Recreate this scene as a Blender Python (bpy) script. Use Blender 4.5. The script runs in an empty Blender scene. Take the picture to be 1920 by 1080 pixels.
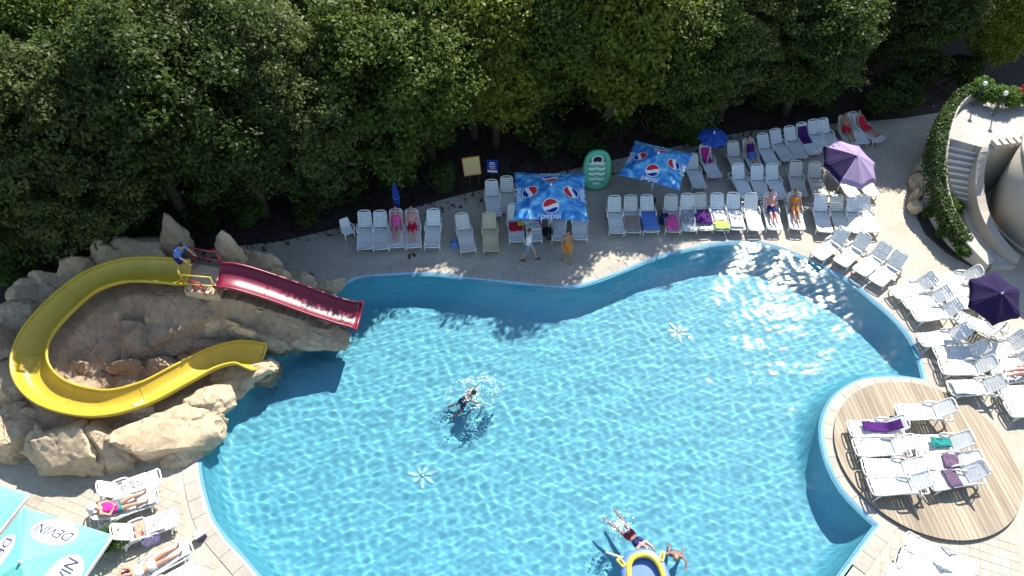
import bpy, bmesh, math, random
import numpy as np
from mathutils import Vector, Matrix, Euler, noise
sc = bpy.context.scene
col = sc.collection
R = math.radians
PI = math.pi
# ------------------------------------------------------------------ camera, sky, sun, exposure
F, PITCH, CH = 1400.0, R(48), 22.0            # focal length in pixels of the 1920 wide photo, pitch, height
SP, CP = math.sin(PITCH), math.cos(PITCH)
cam = bpy.data.cameras.new('camera'); cam_o = bpy.data.objects.new('camera', cam); col.objects.link(cam_o)
cam_o.location = (0, 0, CH); cam_o.rotation_euler = (PI/2-PITCH, 0, 0)
cam.sensor_width = 36; cam.lens = F/1920*36; cam.clip_end = 900; cam.clip_start = .5
sc.camera = cam_o
SUN_EL, SUN_AZ = R(44), R(28)                 # azimuth measured from +Y towards +X
world = bpy.data.worlds.new('World'); sc.world = world; world.use_nodes = True
wn = world.node_tree
sky = wn.nodes.new('ShaderNodeTexSky'); sky.sky_type = 'NISHITA'; sky.sun_disc = False
sky.sun_elevation = SUN_EL; sky.sun_rotation = SUN_AZ; sky.air_density = 1.0; sky.dust_density = .4
wn.links.new(sky.outputs[0], wn.nodes['Background'].inputs[0])
wn.nodes['Background'].inputs[1].default_value = .11
sun = bpy.data.lights.new('sun', 'SUN'); sun.energy = 4.8; sun.angle = R(.53); sun.color = (1, .95, .86)
sun_o = bpy.data.objects.new('sun', sun); col.objects.link(sun_o)
sdir = Vector((math.sin(SUN_AZ)*math.cos(SUN_EL), math.cos(SUN_AZ)*math.cos(SUN_EL), math.sin(SUN_EL)))
sun_o.rotation_euler = sdir.to_track_quat('Z', 'Y').to_euler()
sun.cycles.is_caustics_light = True
sc.view_settings.view_transform = 'Standard'; sc.view_settings.look = 'None'
sc.view_settings.exposure = 1.1; sc.view_settings.gamma = 1
sc.cycles.max_bounces = 8; sc.cycles.transmission_bounces = 4; sc.cycles.diffuse_bounces = 3
sc.cycles.transparent_max_bounces = 6
sc.cycles.sample_clamp_indirect = 0; sc.cycles.caustics_reflective = False

def G(px, py, z=0.0):
    """photo pixel (1920x1080) -> the point where that line of sight meets height z"""
    u, v = px-960, py-540
    d = Vector((u, F*CP-v*SP, -F*SP-v*CP))
    t = (z-CH)/d.z
    return Vector((d.x*t, d.y*t, z))
def G2(px, py, z=0.0):
    g = G(px, py, z); return (g.x, g.y)

# ------------------------------------------------------------------ materials
MATS = {}
def node(t, kind, **kw):
    n = t.nodes.new(kind)
    for k, v in kw.items():
        if k in n.inputs.keys(): n.inputs[k].default_value = v
        else: setattr(n, k, v)
    return n
def newmat(name):
    m = bpy.data.materials.new(name); m.use_nodes = True; t = m.node_tree
    b = t.nodes['Principled BSDF']; MATS[name] = m
    return m, t, b
def rgb(c): return (c[0], c[1], c[2], 1)
def ramp(t, stops):
    r = node(t, 'ShaderNodeValToRGB'); e = r.color_ramp.elements
    while len(e) < len(stops): e.new(.5)
    for x, (p, c) in zip(e, stops): x.position = p; x.color = rgb(c)
    return r
def plain(name, c, rough=.6, metal=0, var=.12, scale=3.0, bump=0.0, bscale=40, spec=.5):
    """base colour broken up by noise, optional fine relief"""
    m, t, b = newmat(name); L = t.links
    tc = node(t, 'ShaderNodeTexCoord')
    n = node(t, 'ShaderNodeTexNoise', Scale=scale, Detail=4.0)
    L.new(tc.outputs['Object'], n.inputs['Vector'])
    r = node(t, 'ShaderNodeMix', data_type='RGBA')
    r.inputs[6].default_value = rgb([x*(1-var) for x in c]); r.inputs[7].default_value = rgb([min(1, x*(1+var)) for x in c])
    L.new(n.outputs['Fac'], r.inputs[0]); L.new(r.outputs[2], b.inputs['Base Color'])
    b.inputs['Roughness'].default_value = rough; b.inputs['Metallic'].default_value = metal
    b.inputs['Specular IOR Level'].default_value = spec
    if bump:
        n2 = node(t, 'ShaderNodeTexNoise', Scale=bscale, Detail=3.0); L.new(tc.outputs['Object'], n2.inputs['Vector'])
        bp = node(t, 'ShaderNodeBump', Strength=bump, Distance=.02); L.new(n2.outputs['Fac'], bp.inputs['Height'])
        L.new(bp.outputs[0], b.inputs['Normal'])
    return m
plain('white_plastic', (.80, .80, .78), .38, var=.05)
plain('old_plastic', (.66, .64, .58), .45, var=.08)
for n_ in ('white_plastic', 'old_plastic'):
    t = MATS[n_].node_tree; b_ = t.nodes['Principled BSDF']; src = b_.inputs['Base Color'].links[0].from_socket
    oi = node(t, 'ShaderNodeObjectInfo'); rr = ramp(t, [(0, (.86, .85, .82)), (.5, (.97, .97, .96)), (1, (1, 1, 1))]); mm = node(t, 'ShaderNodeMix', data_type='RGBA', blend_type='MULTIPLY'); mm.inputs[0].default_value = 1
    t.links.new(oi.outputs['Random'], rr.inputs[0]); t.links.new(src, mm.inputs[6]); t.links.new(rr.outputs[0], mm.inputs[7]); t.links.new(mm.outputs[2], b_.inputs['Base Color'])
plain('beige_plastic', (.62, .54, .34), .45, var=.06)
plain('dark_metal', (.06, .06, .065), .4, .6)
plain('inlet_plastic', (.36, .60, .66), .4, var=.25, scale=5)
plain('steel', (.6, .6, .62), .25, .9)
plain('white_paint', (.78, .78, .76), .5)
plain('skin', (.50, .27, .18), .55, var=.1, scale=6)
plain('skin_tan', (.36, .18, .10), .55, var=.1, scale=6)
plain('skin_pink', (.58, .27, .22), .55, var=.1, scale=6)
plain('hair_dark', (.02, .013, .01), .5, var=.4, scale=30)
plain('hair_brown', (.09, .045, .02), .5, var=.4, scale=30)
plain('hair_fair', (.3, .2, .09), .5, var=.3, scale=30)
plain('soil', (.045, .032, .026), .95, var=.5, scale=2, bump=.5, bscale=12)
plain('wall_render', (.44, .39, .325), .9, var=.15, scale=1.5, bump=.15, bscale=30)
plain('stone_trim', (.48, .44, .38), .85, var=.15, scale=5, bump=.2, bscale=25)
plain('step_stone', (.52, .47, .42), .85, var=.15, scale=8, bump=.15)
plain('bark', (.09, .065, .045), .95, var=.4, scale=9, bump=.6, bscale=25)
plain('board', (.62, .46, .22), .7, var=.1)
plain('yellow_fibre', (.50, .36, .03), .36, var=.16, scale=1.8, bump=.05, bscale=8)
plain('red_fibre', (.17, .009, .032), .36, var=.2, scale=1.8, bump=.05, bscale=8)
plain('red_rail', (.45, .03, .03), .4)
plain('yellow_rail', (.55, .40, .05), .4)
plain('hole_shade', (.02, .018, .016), .9)  # near-black colour that stands in for the shade inside openings
def cloth(name, c, var=.15, c2=None, stripe=None, scale=9):
    m, t, b = newmat(name); L = t.links
    tc = node(t, 'ShaderNodeTexCoord')
    if stripe:
        w = node(t, 'ShaderNodeTexWave', Scale=stripe, Distortion=.3); w.bands_direction = 'X'
        L.new(tc.outputs['Object'], w.inputs['Vector']); fac = w.outputs['Fac']
        r = ramp(t, [(.42, c), (.58, c2)])
    else:
        n = node(t, 'ShaderNodeTexNoise', Scale=scale, Detail=3.0); L.new(tc.outputs['Object'], n.inputs['Vector']); fac = n.outputs['Fac']
        r = ramp(t, [(.3, [x*(1-var) for x in c]), (.7, c2 or [min(1, x*(1+var)) for x in c])])
    L.new(fac, r.inputs[0]); L.new(r.outputs[0], b.inputs['Base Color'])
    b.inputs['Roughness'].default_value = .9; b.inputs['Specular IOR Level'].default_value = .15
    n2 = node(t, 'ShaderNodeTexNoise', Scale=14.0, Detail=2.0); L.new(tc.outputs['Object'], n2.inputs['Vector'])
    bp = node(t, 'ShaderNodeBump', Strength=.35, Distance=.03); L.new(n2.outputs['Fac'], bp.inputs['Height']); L.new(bp.outputs[0], b.inputs['Normal'])
    return m
cloth('cloth_white', (.75, .74, .72)); cloth('cloth_pink', (.62, .10, .30)); cloth('cloth_red', (.55, .02, .05))
cloth('cloth_magenta', (.5, .03, .22)); cloth('cloth_navy', (.02, .03, .12)); cloth('cloth_blue', (.12, .22, .55))
cloth('cloth_purple', (.07, .018, .13)); cloth('cloth_mauve', (.13, .085, .14)); cloth('cloth_teal', (.02, .20, .19))
cloth('cloth_green', (.36, .5, .12)); cloth('cloth_peach', (.62, .30, .22)); cloth('cloth_yellow', (.7, .55, .05))
cloth('cloth_orange', (.6, .2, .04)); cloth('cloth_brown', (.28, .14, .06)); cloth('cloth_grey', (.2, .25, .3))
cloth('cloth_violet_print', (.14, .1, .5), c2=(.7, .66, .75), scale=22)
cloth('cloth_rainbow', (.55, .09, .05), c2=(.15, .4, .35), stripe=2.2)
cloth('cloth_navy_print', (.03, .03, .12), c2=(.6, .6, .62), scale=12)
cloth('cloth_print', (.7, .7, .7), c2=(.75, .75, .75))
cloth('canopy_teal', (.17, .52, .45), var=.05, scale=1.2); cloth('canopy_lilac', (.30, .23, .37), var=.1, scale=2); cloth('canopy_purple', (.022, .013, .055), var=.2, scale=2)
cloth('canopy_navy', (.03, .08, .35), var=.3, scale=4); cloth('canopy_white', (.8, .8, .8), var=.03)
cloth('logo_red', (.60, .03, .03), var=.1); cloth('logo_blue', (.01, .04, .25), var=.1); cloth('logo_grey', (.05, .07, .12), var=.1)
plain('float_green', (.10, .46, .28), .35, var=.1); plain('float_white', (.72, .78, .74), .35); plain('float_yellow', (.75, .55, .05), .3)
plain('float_blue', (.10, .2, .55), .3); plain('float_purple', (.12, .08, .3), .3); plain('float_black', (.03, .03, .03), .4)
def foam_mat():
    m, t, b = newmat('foam'); b.inputs['Base Color'].default_value = (.86, .92, .94, 1); b.inputs['Roughness'].default_value = .5
    tr = node(t, 'ShaderNodeBsdfTransparent'); mx = node(t, 'ShaderNodeMixShader'); mx.inputs[0].default_value = .34
    t.links.new(tr.outputs[0], mx.inputs[1]); t.links.new(b.outputs[0], mx.inputs[2]); t.links.new(mx.outputs[0], t.nodes['Material Output'].inputs['Surface'])
foam_mat()

def pepsi_mat():
    m, t, b = newmat('canopy_splash'); L = t.links
    tc = node(t, 'ShaderNodeTexCoord')
    n = node(t, 'ShaderNodeTexNoise', Scale=1.5, Detail=5.0, Distortion=1.6); L.new(tc.outputs['Object'], n.inputs['Vector'])
    r = ramp(t, [(.26, (.01, .06, .36)), (.44, (.03, .22, .55)), (.58, (.12, .42, .68)), (.72, (.48, .72, .82))])
    L.new(n.outputs['Fac'], r.inputs[0]); L.new(r.outputs[0], b.inputs['Base Color'])
    b.inputs['Roughness'].default_value = .7
pepsi_mat()
def rock_mat(name, c, dark):
    m, t, b = newmat(name); L = t.links
    tc = node(t, 'ShaderNodeTexCoord'); g = node(t, 'ShaderNodeNewGeometry')
    n = node(t, 'ShaderNodeTexNoise', Scale=1.1, Detail=8.0, Roughness=.65); L.new(g.outputs['Position'], n.inputs['Vector'])
    r = ramp(t, [(.25, dark), (.5, c), (.75, [min(1, x*1.25) for x in c])])
    L.new(n.outputs['Fac'], r.inputs[0])
    n3 = node(t, 'ShaderNodeTexNoise', Scale=7.0, Detail=6.0); L.new(g.outputs['Position'], n3.inputs['Vector'])
    mx = node(t, 'ShaderNodeMix', data_type='RGBA', blend_type='MULTIPLY'); mx.inputs[0].default_value = .45
    r3 = ramp(t, [(.3, (.45, .42, .4)), (.6, (1, 1, 1))]); L.new(n3.outputs['Fac'], r3.inputs[0])
    L.new(r.outputs[0], mx.inputs[6]); L.new(r3.outputs[0], mx.inputs[7]); L.new(mx.outputs[2], b.inputs['Base Color'])
    v = node(t, 'ShaderNodeTexVoronoi', Scale=.8, feature='DISTANCE_TO_EDGE')
    mp = node(t, 'ShaderNodeMapping'); mp.inputs['Scale'].default_value = (1, .55, 1.6); mp.inputs['Rotation'].default_value = (.3, .2, .6)
    nn = node(t, 'ShaderNodeTexNoise', Scale=1.6, Detail=3.0); L.new(g.outputs['Position'], nn.inputs['Vector'])
    va = node(t, 'ShaderNodeMix', data_type='RGBA', blend_type='ADD'); va.inputs[0].default_value = .5
    L.new(g.outputs['Position'], va.inputs[6]); L.new(nn.outputs['Color'], va.inputs[7]); L.new(va.outputs[2], mp.inputs['Vector'])
    L.new(mp.outputs[0], v.inputs['Vector'])
    nm = node(t, 'ShaderNodeTexNoise', Scale=.9, Detail=2.0); L.new(g.outputs['Position'], nm.inputs['Vector'])
    mk = node(t, 'ShaderNodeMath', operation='MULTIPLY_ADD'); mk.inputs[1].default_value = .35; mk.inputs[2].default_value = -.19; L.new(nm.outputs['Fac'], mk.inputs[0])
    sb = node(t, 'ShaderNodeMath', operation='SUBTRACT'); L.new(v.outputs['Distance'], sb.inputs[0]); L.new(mk.outputs[0], sb.inputs[1])
    cr = ramp(t, [(0, (0, 0, 0)), (.03, (1, 1, 1))]); L.new(sb.outputs[0], cr.inputs[0])
    n5 = node(t, 'ShaderNodeTexNoise', Scale=26.0, Detail=5.0, Roughness=.7); L.new(g.outputs['Position'], n5.inputs['Vector'])
    add0 = node(t, 'ShaderNodeMath', operation='MULTIPLY_ADD'); add0.inputs[1].default_value = .35; L.new(n5.outputs['Fac'], add0.inputs[0])
    add = node(t, 'ShaderNodeMath', operation='MULTIPLY_ADD'); add.inputs[1].default_value = .5
    L.new(cr.outputs[0], add0.inputs[2]); L.new(n3.outputs['Fac'], add.inputs[0]); L.new(add0.outputs[0], add.inputs[2])
    bp = node(t, 'ShaderNodeBump', Strength=.7, Distance=.06); L.new(add.outputs[0], bp.inputs['Height']); L.new(bp.outputs[0], b.inputs['Normal'])
    b.inputs['Roughness'].default_value = .85
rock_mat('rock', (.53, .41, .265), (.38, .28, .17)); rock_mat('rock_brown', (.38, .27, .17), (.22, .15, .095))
def leaf_mat(name, c1, c2, trans=.5):
    m, t, b = newmat(name); L = t.links
    t.nodes.remove(b); out = t.nodes['Material Output']
    at = node(t, 'ShaderNodeAttribute', attribute_name='tone'); oi = node(t, 'ShaderNodeObjectInfo')
    ad = node(t, 'ShaderNodeMath', operation='MULTIPLY_ADD'); ad.inputs[1].default_value = .35
    L.new(oi.outputs['Random'], ad.inputs[0]); ml = node(t, 'ShaderNodeMath', operation='MULTIPLY'); ml.inputs[1].default_value = .65
    L.new(at.outputs['Fac'], ml.inputs[0]); L.new(ml.outputs[0], ad.inputs[2])
    mx = node(t, 'ShaderNodeMix', data_type='RGBA'); mx.inputs[6].default_value = rgb(c1); mx.inputs[7].default_value = rgb(c2)
    L.new(ad.outputs[0], mx.inputs[0])
    d = node(t, 'ShaderNodeBsdfPrincipled', Roughness=.5); d.inputs['Specular IOR Level'].default_value = .3
    L.new(mx.outputs[2], d.inputs['Base Color'])
    tr = node(t, 'ShaderNodeBsdfTranslucent'); L.new(mx.outputs[2], tr.inputs['Color'])
    ms = node(t, 'ShaderNodeMixShader'); ms.inputs[0].default_value = trans
    L.new(d.outputs[0], ms.inputs[1]); L.new(tr.outputs[0], ms.inputs[2]); L.new(ms.outputs[0], out.inputs['Surface'])
leaf_mat('leaf_dark', (.038, .066, .014), (.10, .155, .032)); leaf_mat('leaf_mid', (.065, .11, .018), (.165, .225, .04))
leaf_mat('leaf_lime', (.13, .175, .022), (.29, .33, .05)); leaf_mat('leaf_grey', (.065, .095, .026), (.17, .22, .06))
leaf_mat('leaf_shrub', (.05, .12, .02), (.14, .26, .04)); leaf_mat('leaf_ivy', (.03, .075, .012), (.10, .17, .03))
leaf_mat('leaf_red', (.3, .02, .02), (.5, .06, .05)); leaf_mat('leaf_litter', (.05, .035, .02), (.14, .085, .045))
def paving_mat(name, tile, c, grout, obj=False):
    m, t, b = newmat(name); L = t.links
    g = node(t, 'ShaderNodeNewGeometry')
    n = node(t, 'ShaderNodeTexNoise', Scale=.5, Detail=6.0, Roughness=.6); L.new(g.outputs['Position'], n.inputs['Vector'])
    n2 = node(t, 'ShaderNodeTexNoise', Scale=9.0, Detail=4.0); L.new(g.outputs['Position'], n2.inputs['Vector'])
    r = ramp(t, [(.3, [x*.82 for x in c]), (.7, [x*1.12 for x in c])]); L.new(n.outputs['Fac'], r.inputs[0])
    r2 = ramp(t, [(.3, (.85, .85, .85)), (.7, (1, 1, 1))]); L.new(n2.outputs['Fac'], r2.inputs[0])
    mx = node(t, 'ShaderNodeMix', data_type='RGBA', blend_type='MULTIPLY'); mx.inputs[0].default_value = 1
    L.new(r.outputs[0], mx.inputs[6]); L.new(r2.outputs[0], mx.inputs[7])
    outc = mx.outputs[2]
    if obj:
        oi = node(t, 'ShaderNodeObjectInfo'); r4 = ramp(t, [(0, (.86, .85, .84)), (1, (1.0, 1.0, 1.0))]); L.new(oi.outputs['Random'], r4.inputs[0])
        m4 = node(t, 'ShaderNodeMix', data_type='RGBA', blend_type='MULTIPLY'); m4.inputs[0].default_value = 1
        L.new(outc, m4.inputs[6]); L.new(r4.outputs[0], m4.inputs[7]); outc = m4.outputs[2]
    if tile:
        br = node(t, 'ShaderNodeTexBrick', Scale=1.0); br.offset = 0
        br.inputs['Brick Width'].default_value = tile; br.inputs['Row Height'].default_value = tile
        br.inputs['Mortar Size'].default_value = .006; br.inputs['Mortar Smooth'].default_value = .3
        br.inputs['Color1'].default_value = (.9, .9, .9, 1); br.inputs['Color2'].default_value = (1, 1, 1, 1); br.inputs['Mortar'].default_value = rgb(grout)
        mp = node(t, 'ShaderNodeMapping'); mp.inputs['Rotation'].default_value = (0, 0, .35); L.new(g.outputs['Position'], mp.inputs['Vector']); L.new(mp.outputs[0], br.inputs['Vector'])
        m3 = node(t, 'ShaderNodeMix', data_type='RGBA', blend_type='MULTIPLY'); m3.inputs[0].default_value = 1
        L.new(outc, m3.inputs[6]); L.new(br.outputs['Color'], m3.inputs[7]); outc = m3.outputs[2]
    L.new(outc, b.inputs['Base Color']); b.inputs['Roughness'].default_value = .85; b.inputs['Specular IOR Level'].default_value = .25
    bp = node(t, 'ShaderNodeBump', Strength=.2, Distance=.01); L.new(n2.outputs['Fac'], bp.inputs['Height']); L.new(bp.outputs[0], b.inputs['Normal'])
TILE = .28
paving_mat('paving', TILE, (.50, .45, .365), (.7, .69, .68)); paving_mat('paver', 0, (.50, .45, .365), None, True)
paving_mat('coping', 0, (.46, .42, .36), None, True); paving_mat('terrace', .4, (.46, .43, .39), (.6, .6, .6))
def wood_mat():
    m, t, b = newmat('deck_wood'); L = t.links
    tc = node(t, 'ShaderNodeTexCoord'); mp = node(t, 'ShaderNodeMapping'); mp.inputs['Scale'].default_value = (14, .7, 14)
    L.new(tc.outputs['Object'], mp.inputs['Vector'])
    n = node(t, 'ShaderNodeTexNoise', Scale=1.0, Detail=6.0); L.new(mp.outputs[0], n.inputs['Vector'])
    oi = node(t, 'ShaderNodeObjectInfo')
    r = ramp(t, [(.25, (.27, .215, .15)), (.55, (.40, .33, .24)), (.8, (.48, .41, .31))]); L.new(n.outputs['Fac'], r.inputs[0])
    r2 = ramp(t, [(0, (.68, .66, .64)), (1, (1.0, 1.0, 1.0))]); L.new(oi.outputs['Random'], r2.inputs[0])
    mx = node(t, 'ShaderNodeMix', data_type='RGBA', blend_type='MULTIPLY'); mx.inputs[0].default_value = 1
    L.new(r.outputs[0], mx.inputs[6]); L.new(r2.outputs[0], mx.inputs[7]); L.new(mx.outputs[2], b.inputs['Base Color']); b.inputs['Roughness'].default_value = .75
wood_mat()
def pool_mat(name, c):
    m, t, b = newmat(name); L = t.links
    g = node(t, 'ShaderNodeNewGeometry')
    br = node(t, 'ShaderNodeTexBrick', Scale=1.0); br.offset = 0
    for k, v in (('Brick Width', .12), ('Row Height', .12), ('Mortar Size', .006)): br.inputs[k].default_value = v
    br.inputs['Color1'].default_value = rgb(c); br.inputs['Color2'].default_value = rgb([x*.93 for x in c]); br.inputs['Mortar'].default_value = rgb([min(1, x*1.12) for x in c])
    L.new(g.outputs['Position'], br.inputs['Vector']); L.new(br.outputs['Color'], b.inputs['Base Color']); b.inputs['Roughness'].default_value = .6
pool_mat('pool_tile', (.112, .425, .54)); pool_mat('lip_tile', (.24, .50, .64))
def water_mat():
    m, t, b = newmat('water'); t.nodes.remove(b); L = t.links
    gs = node(t, 'ShaderNodeBsdfGlass', Roughness=.055, IOR=1.333); gs.inputs['Color'].default_value = (.93, .99, 1, 1)
    L.new(gs.outputs[0], t.nodes['Material Output'].inputs['Surface'])
water_mat()

# ------------------------------------------------------------------ mesh helpers
class MB:
    def __init__(s): s.v = []; s.f = []; s.m = []; s.sm = []
    def add(s, vs, fs, mat=0, smooth=False):
        o = len(s.v); s.v += [tuple(x) for x in vs]
        for f in fs: s.f.append(tuple(i+o for i in f)); s.m.append(mat); s.sm.append(smooth)
    def box(s, c, size, rot=None, mat=0, taper=1.0):
        hx, hy, hz = size[0]/2, size[1]/2, size[2]/2
        vs = [Vector((x*hx*(taper if z > 0 else 1), y*hy*(taper if z > 0 else 1), z*hz)) for z in (-1, 1) for y in (-1, 1) for x in (-1, 1)]
        if rot is not None:
            M = Euler(rot).to_matrix() if not isinstance(rot, Matrix) else rot
            vs = [M @ v for v in vs]
        c = Vector(c); vs = [v+c for v in vs]
        s.add(vs, [(0, 2, 3, 1), (4, 5, 7, 6), (0, 1, 5, 4), (2, 6, 7, 3), (0, 4, 6, 2), (1, 3, 7, 5)], mat)
    def tube(s, pts, rad, n=8, mat=0, cap=True, flat=1.0, closed=False):
        pts = [Vector(p) for p in pts]; N = len(pts)
        rad = rad if isinstance(rad, (list, tuple)) else [rad]*N
        rings = []; up0 = None
        for i, p in enumerate(pts):
            a = pts[(i-1) % N] if (closed or i > 0) else p; b = pts[(i+1) % N] if (closed or i < N-1) else p
            d = (b-a)
            d = d.normalized() if d.length > 1e-9 else Vector((0, 0, 1))
            ref = up0 if up0 is not None else (Vector((0, 0, 1)) if abs(d.z) < .9 else Vector((0, 1, 0)))
            side = d.cross(ref)
            if side.length < 1e-6: side = d.cross(Vector((1, 0, 0)))
            side.normalize(); up = side.cross(d).normalized(); up0 = up
            rings.append([p+(side*math.cos(2*PI*k/n)+up*math.sin(2*PI*k/n)*flat)*rad[i] for k in range(n)])
        vs = [v for r in rings for v in r]; fs = []
        for i in range(N if closed else N-1):
            j = (i+1) % N
            for k in range(n): fs.append((i*n+k, i*n+(k+1) % n, j*n+(k+1) % n, j*n+k))
        if cap and not closed:
            fs.append(tuple(range(n-1, -1, -1))); fs.append(tuple((N-1)*n+k for k in range(n)))
        s.add(vs, fs, mat, True)
    def capsule(s, a, b, ra, rb, n=12):
        a, b = Vector(a), Vector(b); d = (b-a); L = d.length; d = d.normalized() if L > 1e-6 else Vector((0, 0, 1))
        pts = []; rr = []
        for k in (80, 60, 35, 0): pts.append(a-d*ra*math.sin(R(k))); rr.append(ra*math.cos(R(k)))
        for k in (0, 35, 60, 80): pts.append(b+d*rb*math.sin(R(k))); rr.append(rb*math.cos(R(k)))
        s.tube(pts, rr, n)
    def ell(s, c, r, rot=None, n=14, m=9):
        vs = []; fs = []; c = Vector(c); M = (rot if isinstance(rot, Matrix) else Euler(rot).to_matrix()) if rot is not None else Matrix.Identity(3)
        for i in range(1, m):
            th = PI*i/m
            for k in range(n):
                ph = 2*PI*k/n; vs.append(c+M @ Vector((r[0]*math.sin(th)*math.cos(ph), r[1]*math.sin(th)*math.sin(ph), r[2]*math.cos(th))))
        for i in range(m-2):
            for k in range(n): fs.append((i*n+k, (i+1)*n+k, (i+1)*n+(k+1) % n, i*n+(k+1) % n))
        t = len(vs); vs += [c+M @ Vector((0, 0, r[2])), c-M @ Vector((0, 0, r[2]))]
        for k in range(n): fs.append((t, k, (k+1) % n)); fs.append((t+1, (m-2)*n+(k+1) % n, (m-2)*n+k))
        s.add(vs, fs, 0, True)
    def prism(s, poly, z0, z1, mat=0):
        n = len(poly); vs = [(x, y, z0) for x, y in poly]+[(x, y, z1) for x, y in poly]
        s.add(vs, [tuple(range(n-1, -1, -1)), tuple(range(n, 2*n))]+[(i, (i+1) % n, n+(i+1) % n, n+i) for i in range(n)], mat)
    def grid(s, fn, nu, nv, mat=0, smooth=True, wrap=False):
        vs = [fn(i/nu, j/nv) for j in range(nv+1) for i in range(nu+1)]
        fs = [(j*(nu+1)+i, j*(nu+1)+i+1, (j+1)*(nu+1)+i+1, (j+1)*(nu+1)+i) for j in range(nv) for i in range(nu)]
        s.add(vs, fs, mat, smooth)
    def mesh(s, name, mats):
        me = bpy.data.meshes.new(name); me.from_pydata(s.v, [], s.f)
        for m in (mats if isinstance(mats, (list, tuple)) else [mats]): me.materials.append(MATS[m])
        me.polygons.foreach_set('material_index', s.m); me.polygons.foreach_set('use_smooth', s.sm); me.update()
        return me
    def build(s, name, mats, parent=None, loc=None):
        return link(name, s.mesh(name, mats), parent, loc)
def link(name, me, parent=None, loc=None, rot=None):
    o = bpy.data.objects.new(name, me); col.objects.link(o)
    if parent: o.parent = parent
    if loc is not None: o.location = loc
    if rot is not None: o.rotation_euler = rot
    return o
def tag(o, label=None, cat=None, group=None, kind=None):
    if label: o['label'] = label
    if cat: o['category'] = cat
    if group: o['group'] = group
    if kind: o['kind'] = kind
    return o
def empty(name, loc, rz=0):
    o = bpy.data.objects.new(name, None); col.objects.link(o); o.location = loc; o.rotation_euler = (0, 0, rz); o.empty_display_size = .2
    return o
def copy_tree(o, parent=None):
    c = o.copy(); col.objects.link(c); c.parent = parent
    for ch in o.children: copy_tree(ch, c)
    return c
def mod(o, kind, **kw):
    m = o.modifiers.new(kind.lower(), kind)
    for k, v in kw.items(): setattr(m, k, v)
    return m
def spline(P, step=.25, closed=False):
    """Catmull-Rom through points, resampled"""
    P = [Vector(p) for p in P]; N = len(P); out = []
    for i in range(N if closed else N-1):
        p1, p2 = P[i], P[(i+1) % N]
        p0 = P[(i-1) % N] if (closed or i > 0) else p1*2-p2; p3 = P[(i+2) % N] if (closed or i < N-2) else p2*2-p1
        n = max(2, int((p2-p1).length/step))
        for k in range(n):
            t = k/n
            out.append(.5*((2*p1)+(p2-p0)*t+(2*p0-5*p1+4*p2-p3)*t*t+(3*p1-p0-3*p2+p3)*t**3))
    if not closed: out.append(P[-1])
    return out
def inside(px, py, poly):
    """vectorised point in polygon"""
    px = np.asarray(px); py = np.asarray(py); c = np.zeros(px.shape, bool); n = len(poly)
    for i in range(n):
        x1, y1 = poly[i]; x2, y2 = poly[i-1]
        m = ((y1 > py) != (y2 > py)) & (px < (x2-x1)*(py-y1)/((y2-y1) if y2 != y1 else 1e-12)+x1)
        c ^= m
    return c
def fill(name, loops, z, mat, parent=None):
    """flat sheet with holes"""
    bm = bmesh.new(); es = []
    for lp in loops:
        vs = [bm.verts.new((x, y, z)) for x, y in lp]
        es += [bm.edges.new((vs[i], vs[(i+1) % len(vs)])) for i in range(len(vs))]
    bmesh.ops.triangle_fill(bm, use_beauty=True, edges=es, normal=(0, 0, 1))
    for f in bm.faces:
        if f.normal.z < 0: f.normal_flip()
    me = bpy.data.meshes.new(name); bm.to_mesh(me); bm.free(); me.materials.append(MATS[mat])
    return link(name, me, parent)

# ------------------------------------------------------------------ pool outline
segs = [[(470, 1072), (446, 1043), (407, 998), (387, 962), (371, 901), (367, 860), (372, 825), (385, 785), (420, 735), (462, 685), (505, 640), (560, 608), (605, 578), (630, 545), (662, 522),
         (719, 514), (812, 511), (884, 521), (969, 529), (1044, 537), (1105, 528), (1165, 506), (1230, 481), (1300, 463), (1342, 455), (1411, 452), (1467, 465), (1522, 487), (1555, 505),
         (1600, 529), (1636, 559), (1672, 590), (1700, 620), (1719, 651), (1730, 682), (1738, 716)],
        [(1738, 716), (1707, 711), (1667, 708), (1622, 713), (1589, 728), (1563, 750), (1548, 780), (1544, 806), (1548, 839), (1559, 876), (1581, 917), (1615, 954), (1650, 986)],
        [(1650, 986), (1616, 1032), (1583, 1078), (1500, 1190), (1300, 1290), (1000, 1310), (700, 1270), (540, 1150), (470, 1072)]]
outline = []
for s_ in segs: outline += [(p.x, p.y) for p in spline([G(x, y) for x, y in s_], .3)][:-1]
area = sum(outline[i-1][0]*outline[i][1]-outline[i][0]*outline[i-1][1] for i in range(len(outline)))
if area < 0: outline.reverse()
def offset(poly, d):
    """positive d = outwards (polygon runs counter-clockwise)"""
    n = len(poly); out = []
    for i in range(n):
        a, b, c = Vector(poly[i-1]), Vector(poly[i]), Vector(poly[(i+1) % n])
        t1 = (b-a).normalized(); t2 = (c-b).normalized()
        n1 = Vector((t1.y, -t1.x)); n2 = Vector((t2.y, -t2.x)); nn = (n1+n2)
        nn = nn.normalized() if nn.length > 1e-6 else n1
        k = 1/max(.5, nn.dot(n1)); q = b+nn*d*k; out.append((q.x, q.y))
    return out
def ring(name, la, za, lb, zb, mat, parent=None, smooth=False):
    n = len(la); m = MB(); m.add([(x, y, za) for x, y in la]+[(x, y, zb) for x, y in lb], [(i, (i+1) % n, n+(i+1) % n, n+i) for i in range(n)], 0, smooth)
    return m.build(name, mat, parent)
DEPTH = -1.25
pool = empty('pool', (0, 0, 0)); tag(pool, kind='structure')
lip_in = offset(outline, -.16); wall_bot = offset(outline, -.2)
lip = ring('gutter_lip', outline, .02, lip_in, -.07, 'lip_tile', pool)
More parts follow.
